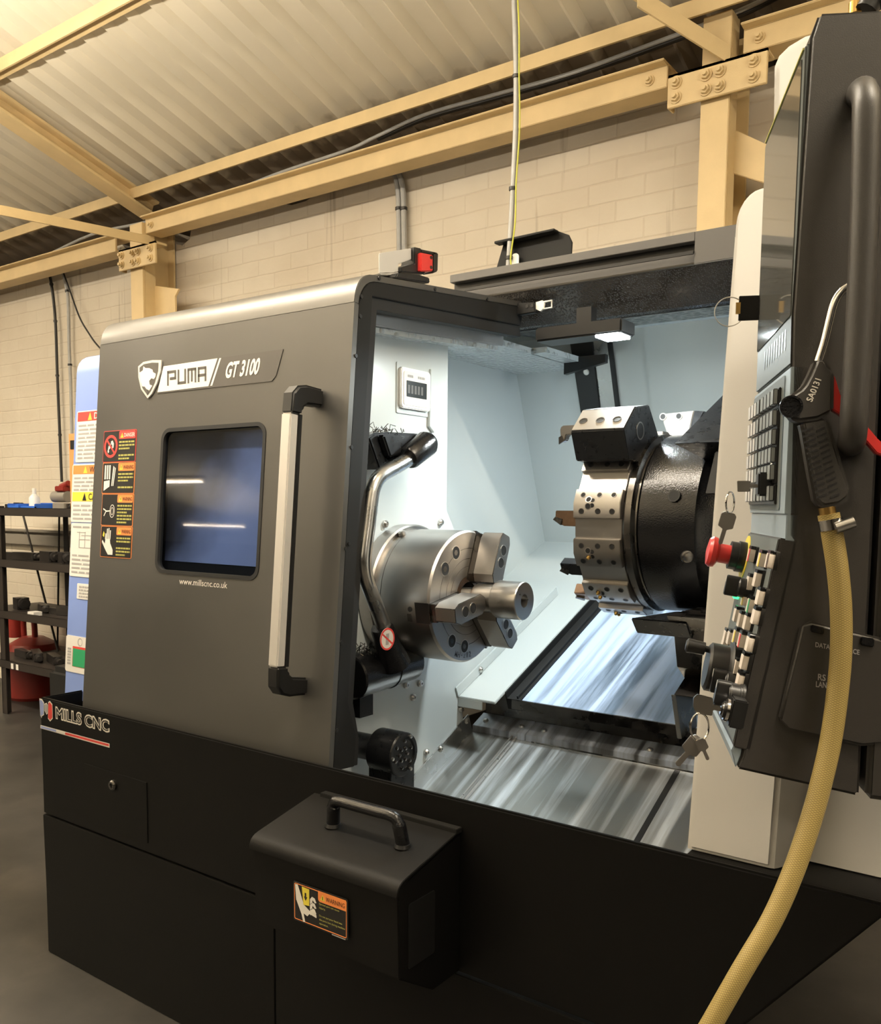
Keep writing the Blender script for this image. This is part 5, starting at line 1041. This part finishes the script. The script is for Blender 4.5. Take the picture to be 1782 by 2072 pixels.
# memory lock with its keys
p = fz(1567, 980); mb = MB('black'); mb.box((p[0]-.010, p[1]-.014, 0), (p[0]+.012, p[1]+.014, .020), fr=FF); lk = mb.build('memory_lock', CO_, .002)
c = FF.pt(p[0], p[1]-.002, .020); ky = thing('upper_key_pair', 'steel key in the keyboard lock with a second key dangling below', 'keys', c-V((0, 0, .08)))
mb = MB('steeld'); kf = Fr(c, -cb, (0, 0, 1), -ce); mb.slab(kf, [(0, -.002), (.008, -.002), (.008, -.007), (.022, -.007), (.023, .006), (.008, .006), (.008, .002), (0, .002)], -.0012, .0012, 'steel'); mb.build('lock_key', ky, .0005)
rc = c-cb*.030+V((0, 0, -.020)); mb = MB('chrome'); mb.tube([rc+V((0, 0, 1))*.013*math.cos(w)-cb*.006*math.sin(w)-ce*.011*math.sin(w) for w in [2*math.pi*i/20 for i in range(21)]], .0011, 'chrome', 8); mb.build('key_ring', ky)
kf = Fr(rc+V((0, 0, -.012)), V((-.5, 0, -.86))-ce*.1, V((.86, 0, -.5)), -ce); kf.u = (-cb*.25-V((0, 0, .97))).normalized(); kf.v = kf.n.cross(kf.u); mb = MB('steel'); mb.slab(kf, [(0, -.006), (.003, -.009), (.018, -.009), (.021, -.0025), (.038, -.0025), (.040, 0), (.038, .0025), (.021, .0025), (.018, .009), (.003, .009), (0, .006)], -.0012, .0012, 'steel'); mb.build('spare_key', ky, .0005)
# small dark holder with a ring and clip on the far edge of the screen
HFp = FFa(FA-.0005); q = [HFp.px(1538, 598), HFp.px(1538, 645)]
hw = .028; u_ = CW-.004; zt, zb_ = (q[0][1], q[1][1])
mb = MB('frame'); mb.slab(Fr(V((pn.x, pn.y, 0))+ce*(CW-.010)+cb*FA, -cb, (0, 0, 1), -ce), [(0.0, zb_), (hw, zb_), (hw, zt), (0.0, zt)], -.002, .002); hd = mb.build('clip_plate', CO_, .0006)
cp = V((pn.x, pn.y, 0))+ce*(CW-.010)+cb*FA-cb*hw+V((0, 0, (zt+zb_)/2)); mb = MB('brass'); mb.box((-.004, -.0075, -.001), (.002, .0075, .003), fr=Fr(cp, cb, (0, 0, 1), -ce)); mb.build('clip', hd)
rc = cp-cb*.012+V((0, 0, -.004)); t = thing('wire_ring', 'thin wire ring hanging from the dark clip plate by the white post', 'ring', rc-V((0, 0, .02)))
mb = MB('steel'); mb.tube([rc+V((0, 0, 1))*.0195*math.cos(w)-cb*.0195*math.sin(w) for w in [2*math.pi*i/28 for i in range(29)]], .0008, 'steelb', 8); mb.build('ring', t)
# ---- operation panel leaning out below
ot = S_(1577, 1088); ob = S_(1483, 1512)
OF = Fr(SF.pt(ot[0], ot[1]), ce, V((cb*(ot[0]-ob[0]))+V((0, 0, ot[1]-ob[1]))), (0, 0, 1)); OF.n = OF.u.cross(OF.v).normalized()
if OF.n.dot(-cb) < 0: OF.n = -OF.n
OH = math.dist(ot, ob)
mb = MB('console'); mb.box((0, -OH, -.020), (CWO, 0, 0), fr=OF); op = mb.build('operation_panel', CO_, .0015)
mb = MB('cgrey'); mb.box((.004, -OH+.006, 0), (CWO-.004, -.002, .0008), fr=OF); mb.build('panel_face', op)
mb = MB('cblue'); a_ = S_(1483, 1512); mb.slab(SF, [S_(1486, 1508), S_(1502, 1512), S_(1499, 1532), S_(1489, 1556), S_(1480, 1520)], -CW, -.004); mb.build('lower_chin', CO_, .001)
btn = [(1518, 1122, 'red'), (1539, 1131, 'yellow'), (1556, 1133, 'brown'), (1530, 1171, None), (1515, 1178, None), (1536, 1207, None), (1506, 1210, 'yellow'), (1517, 1224, 'green'), (1527, 1246, None), (1489, 1243, None), (1498, 1253, None), (1510, 1258, None), (1468, 1287, None), (1476, 1289, None), (1488, 1287, 'yellow'), (1499, 1294, 'red'), (1515, 1301, None), (1463, 1308, None), (1480, 1318, None), (1504, 1337, None), (1489, 1347, None), (1495, 1376, None)]
for px, py, m_ in btn:
    u, v = OF.px(px, py, .008)
    mb = MB('key'); mb.slab(OF, rrect(u-.0105, v-.010, u+.0105, v+.011, .002, 2), 0, .004, 'ink'); mb.slab(OF, rrect(u-.009, v-.009, u+.009, v+.007, .0015, 2), .004, .0105, 'key')
    mb.slab(OF, rrect(u-.009, v+.007, u+.009, v+.011, .001, 1), .004, .0100, 'blackgloss')
    if m_: mb.slab(OF, [(u-.009, v-.009), (u-.001, v-.009), (u-.001, v+.007), (u-.009, v+.007)], .0104, .0109, m_)
    mb.build('push_button', op)
# emergency stop
u, v = OF.px(1505, 1128, .002); mb = MB('yellow'); mb.slab(OF, circ(u, v, .030, 32), .0008, .0018, 'yellow'); mb.build('emergency_disc', op)
mb = MB('black'); mb.lathe(OF.pt(u, v, .0015), OF.n, [(0, .021), (.010, .021), (.010, .019), (.020, .019)], 'black', 28); mb.build('emergency_collar', op)
mb = MB('redp'); mb.lathe(OF.pt(u, v, .020), OF.n, [(0, .013), (.016, .013), (.020, .020), (.026, .021), (.030, .018), (.032, .006)], 'redp', 32); mb.build('emergency_button', op, 0, 'red mushroom push button')
def knob(px, py, r, h_, name, wing=True):
    u, v = OF.px(px, py, h_*.6); o = OF.pt(u, v, .001); mb = MB('black'); mb.lathe(o, OF.n, [(0, r*1.15), (.004, r*1.15), (.005, r), (h_*.5, r), (h_*.55, r*.9)], 'black', 28)
    if wing: mb.slab(OF, rrect(u-r*.45, v-r*1.05, u+r*.45, v+r*1.05, r*.3, 3), h_*.5, h_, 'black'); mb.flat(OF, [(u-r*.1, v+r*.3), (u+r*.1, v+r*.3), (u+r*.1, v+r), (u-r*.1, v+r)], h_+.0004, 'inkw')
    return mb.build(name, op, .0012)
knob(1490, 1187, .012, .034, 'selector_knob')
u, v = OF.px(1487, 1204, .006); mb = MB('led'); mb.lathe(OF.pt(u, v, .001), OF.n, [(0, .005), (.006, .005), (.008, .003)], 'led', 16); mb.build('green_lamp', op, 0, 'lit green lamp')
u, v = OF.px(1441, 1350, .03); o = OF.pt(u, v, .001); mb = MB('black'); mb.lathe(o, OF.n, [(0, .034), (.010, .036), (.012, .034), (.014, .030), (.034, .030), (.037, .026)], 'black', 40); hw_ = mb.build('hand_wheel', op)
mb = MB('black'); q = OF.pt(u+.004, v+.020, .036); mb.lathe(q, OF.n, [(0, .004), (.006, .004), (.007, .008), (.028, .009), (.030, .006)], 'black', 20); mb.build('crank_grip', op)
knob(1462, 1380, .014, .032, 'override_knob'); knob(1470, 1404, .014, .032, 'override_knob')
u, v = OF.px(1487, 1440, .01); o = OF.pt(u, v, .001); mb = MB('black'); mb.box((u-.014, v-.016, 0), (u+.014, v+.016, .016), fr=OF); mb.lathe(OF.pt(u, v, .016), OF.n, [(0, .013), (.006, .013), (.006, .008), (.010, .008)], 'chrome', 24); mb.build('key_switch', op, .0015)
o = OF.pt(u, v, .026); kt = thing('lower_key_pair', 'silver key in the lower console lock with a key ring and spare key', 'keys', o-V((0, 0, .08)))
kf = Fr(o, OF.n, (0, 0, 1), -ce); mb = MB('chrome'); mb.slab(kf, [(0, -.003), (.008, -.003), (.009, -.010), (.026, -.011), (.030, -.004), (.030, .006), (.026, .011), (.009, .010), (.008, .003), (0, .003)], -.002, .002, 'chrome'); mb.build('lock_key', kt, .0006)
rc = o+OF.n*.022+V((0, 0, -.026)); mb = MB('chrome'); mb.tube([rc+V((0, 0, 1))*.016*math.cos(w)+OF.n*.011*math.sin(w)-ce*.009*math.sin(w) for w in [2*math.pi*i/24 for i in range(25)]], .0012, 'chrome', 8); mb.build('key_ring', kt)
for k, (dx, dz) in enumerate(((.55, -.83), (-.45, -.89))):
    kf = Fr(rc+V((0, 0, -.014)), (0, 0, 1), (0, 1, 0), -ce); kf.u = (OF.n*dx+V((0, 0, dz))).normalized(); kf.v = kf.n.cross(kf.u); s_ = 1 if k == 0 else .62
    mb = MB('steel'); mb.slab(kf, [(x_*s_, y_*s_) for x_, y_ in [(-.002, -.006), (.003, -.010), (.018, -.010), (.021, -.003), (.038, -.0035), (.040, 0), (.038, .003), (.021, .003), (.018, .010), (.003, .010), (-.002, .006)]], -.0012+.003*k, .0012+.003*k, 'steel'); mb.build('spare_key', kt, .0005)
# ---- data cover on the side
dc = [S_(1618, 1262), S_(1640, 1256), S_(1790, 1292), S_(1790, 1504), S_(1742, 1508), S_(1590, 1476), S_(1572, 1455)]
mb = MB('console'); mb.slab(SF, dc, -.002, .007); dcv = mb.build('data_cover', CO_, .004, seg=3)
for pts in (((1637, 1262), (1664, 1268), (1662, 1282), (1636, 1276)), ((1737, 1286), (1764, 1290), (1763, 1307), (1736, 1302))):
    mb = MB('blackgloss'); mb.slab(SF, [S_(*p) for p in pts][::-1], .006, .010, 'blackgloss'); mb.build('cover_hinge', dcv, .001)
def stext(body, p0, p1, ptop, par):
    a, c, tt = SF.px(*p0, .0075), SF.px(*p1, .0075), SF.px(*ptop, .0075); f = Fr(SF.pt(*a, .0075), SF.pt(*c, 0)-SF.pt(*a, 0), (0, 0, 1), SF.n); mb = MB('papertext'); mb.text(body, f, 0, 0, math.dist(a, c), tt[1]-a[1], .0004, 'papertext', .015); mb.build('cover_lettering', par)
stext('DATA INTERFACE', (1649, 1309), (1738, 1325), (1649, 1299), dcv); stext('RS 232', (1654, 1376), (1698, 1382), (1654, 1363), dcv); stext('LAN PORT', (1650, 1390), (1706, 1397), (1650, 1378), dcv)
# ---- side grab handle
def sp_(px, py, n_): return SF.pt(*SF.px(px, py, n_), n_)
hpz = smooth([sp_(1738, 196, -.004), sp_(1742, 186, .016), sp_(1748, 186, .032), sp_(1753, 205, .044), sp_(1753, 250, .048), sp_(1749, 420, .048), sp_(1742, 600, .048), sp_(1733, 760, .048), sp_(1727, 850, .047), sp_(1724, 886, .040), sp_(1722, 896, .022), sp_(1722, 898, -.004)], 5)
mb = MB('console'); mb.tube(hpz, .0138, 'console', 20); mb.build('grab_handle', CO_)
# fitting on top of the console
q = sp_(1732, 18, -.03); mb = MB('brass'); mb.lathe(q-V((0, 0, .006)), (0, 0, 1), [(0, .008), (.012, .008), (.014, .005), (.022, .005), (.026, .009), (.04, .009)], 'brass', 20); mb.build('top_fitting', CO_)
mb = MB('black'); mb.tube(smooth([sp_(1752, 22, -.02), sp_(1765, 2, -.02), sp_(1790, -10, -.02)]), .012, 'black', 12); mb.build('top_cable_gland', CO_)
# ================================================================ AIR GUN hung on the console
GO = .022
gt = thing('air_blow_gun', 'black air blow gun with chrome nozzle and red trigger hung on the console handle', 'air gun', sp_(1680, 1022, GO))
def gp(pts, n_=GO): return [SF.px(x, y, n_) for x, y in pts]
mb = MB('console'); mb.slab(SF, gp([(1646, 727), (1639, 745), (1632, 761), (1622, 780), (1614, 789), (1600, 798), (1590, 808), (1587, 824), (1590, 840), (1600, 852), (1612, 857), (1650, 852), (1682, 836), (1683, 752), (1672, 742), (1664, 727)][::-1]), GO-.013, GO+.013); mb.build('gun_head', gt, .005, seg=3)
mb = MB('console'); mb.slab(SF, gp([(1612, 852), (1618, 873), (1631, 950), (1643, 1013), (1652, 1024), (1664, 1028), (1695, 1023), (1712, 1010), (1718, 1000), (1700, 940), (1676, 858), (1668, 842)][::-1]), GO-.012, GO+.012); gg = mb.build('gun_grip', gt, .005, seg=3)
mb = MB('rubber')
for k in range(13):
    y_ = 868+11.2*k; x0_ = 1619+2.35*k; 
    for (xa, xb_) in ((x0_+4, x0_+26), (x0_+32, x0_+50)):
        mb.slab(SF, gp([(xa, y_+3), (xb_, y_-5), (xb_, y_-1), (xa, y_+7)], GO+.012)[::-1], GO+.0115, GO+.0128, 'rubber')
mb.build('grip_ribs', gg)
a = SF.px(1594, 823, GO+.013); p = SF.pt(a[0]+.003, a[1], GO+.012); mb = MB('blk_metal'); mb.lathe(p, SF.n, [(0, .012), (.003, .0118), (.003, .0095), (.0012, .009)], 'blackgloss', 28); mb.build('pivot_cap', gt)
a = SF.px(1637, 812, GO+.0132); c = SF.px(1656, 767, GO+.0132); f = Fr(SF.pt(*a, GO+.0132), SF.pt(*c, 0)-SF.pt(*a, 0), SF.n.cross((SF.pt(*c, 0)-SF.pt(*a, 0)).normalized()), SF.n); mb = MB('inkw'); mb.text('SA0131', f, 0, -.003, math.dist(a, c), .0068, .0004, 'inkw', .02); mb.build('gun_lettering', gt)
mb = MB('redp'); mb.slab(SF, gp([(1682, 758), (1687, 765), (1697, 799), (1704, 812), (1738, 852), (1752, 864), (1773, 889), (1786, 900), (1790, 925), (1770, 918), (1741, 885), (1712, 852), (1694, 838), (1680, 830)][::-1]), GO-.006, GO+.006, 'redp'); mb.build('trigger', gt, .002, 'red trigger lever')
nz = smooth([sp_(1655, 732, GO), sp_(1668, 690, GO), sp_(1680, 640, GO), sp_(1688, 612, GO), sp_(1700, 592, GO), sp_(1716, 580, GO), sp_(1738, 572, GO)], 5)
mb = MB('chrome'); mb.tube(nz, .0046, 'chrome', 16); mb.build('nozzle_tube', gt)
mb = MB('brass'); a = sp_(1672, 1026, GO); c = sp_(1681, 1078, GO); mb.tube([a, c], .0088, 'brass', 16); mb.build('hose_tail', gt)
# yellow hose
ht = thing('air_hose', 'braided yellow air hose running down from the blow gun to the floor', 'hose', (-.30, .90, 0))
hpt = [(1676, 1040, GO), (1684, 1085, GO), (1694, 1150, GO+.002), (1701, 1230, GO+.004), (1701, 1320, GO+.006), (1693, 1410, GO+.008), (1680, 1500, GO+.012), (1662, 1580, GO+.018), (1640, 1660, GO+.025), (1606, 1760, GO+.035), (1562, 1860, GO+.045), (1500, 1965, GO+.055), (1440, 2070, GO+.06)]
P_ = [sp_(x, y, n_) for x, y, n_ in hpt]; dl = P_[-1]-P_[-2]
P_ += [P_[-1]+dl*1.2, P_[-1]+dl*2.4+V((0, 0, -.02)), V((P_[-1].x-.32, P_[-1].y-.12, .25)), V((P_[-1].x-.45, P_[-1].y-.2, .06)), V((P_[-1].x-.60, P_[-1].y-.32, .012)), V((P_[-1].x-.95, P_[-1].y-.5, .012))]
mb = MB('hose'); mb.tube(smooth(P_, 8), .0112, 'hose', 24, uv=True); mb.build('hose', ht)
a = sp_(1679, 1050, GO); c = sp_(1683, 1071, GO); dd = (c-a).normalized(); mb = MB('chrome'); mb.tube([a, c], .0128, 'chrome', 28)
k_ = a.lerp(c, .5)+SF.n*.012+cb*.004; mb.cyl(k_-V((0, 0, .004))-cb*.002, k_+cb*.016+V((0, 0, .003)), .0062, 'steelb', 16); mb.build('hose_clip', ht, 0, 'steel worm drive clip')
# ================================================================ render settings
w = bpy.data.worlds.new('world'); scene.world = w; w.use_nodes = True; w.node_tree.nodes['Background'].inputs[0].default_value = (.02, .02, .02, 1)
vs_ = scene.view_settings; vs_.view_transform = 'Standard'; vs_.look = 'None'; vs_.gamma = 1; vs_.use_curve_mapping = False; vs_.exposure = EXPO
scene.cycles.use_denoising = True
scene.cycles.max_bounces = 8; scene.cycles.sample_clamp_indirect = 6
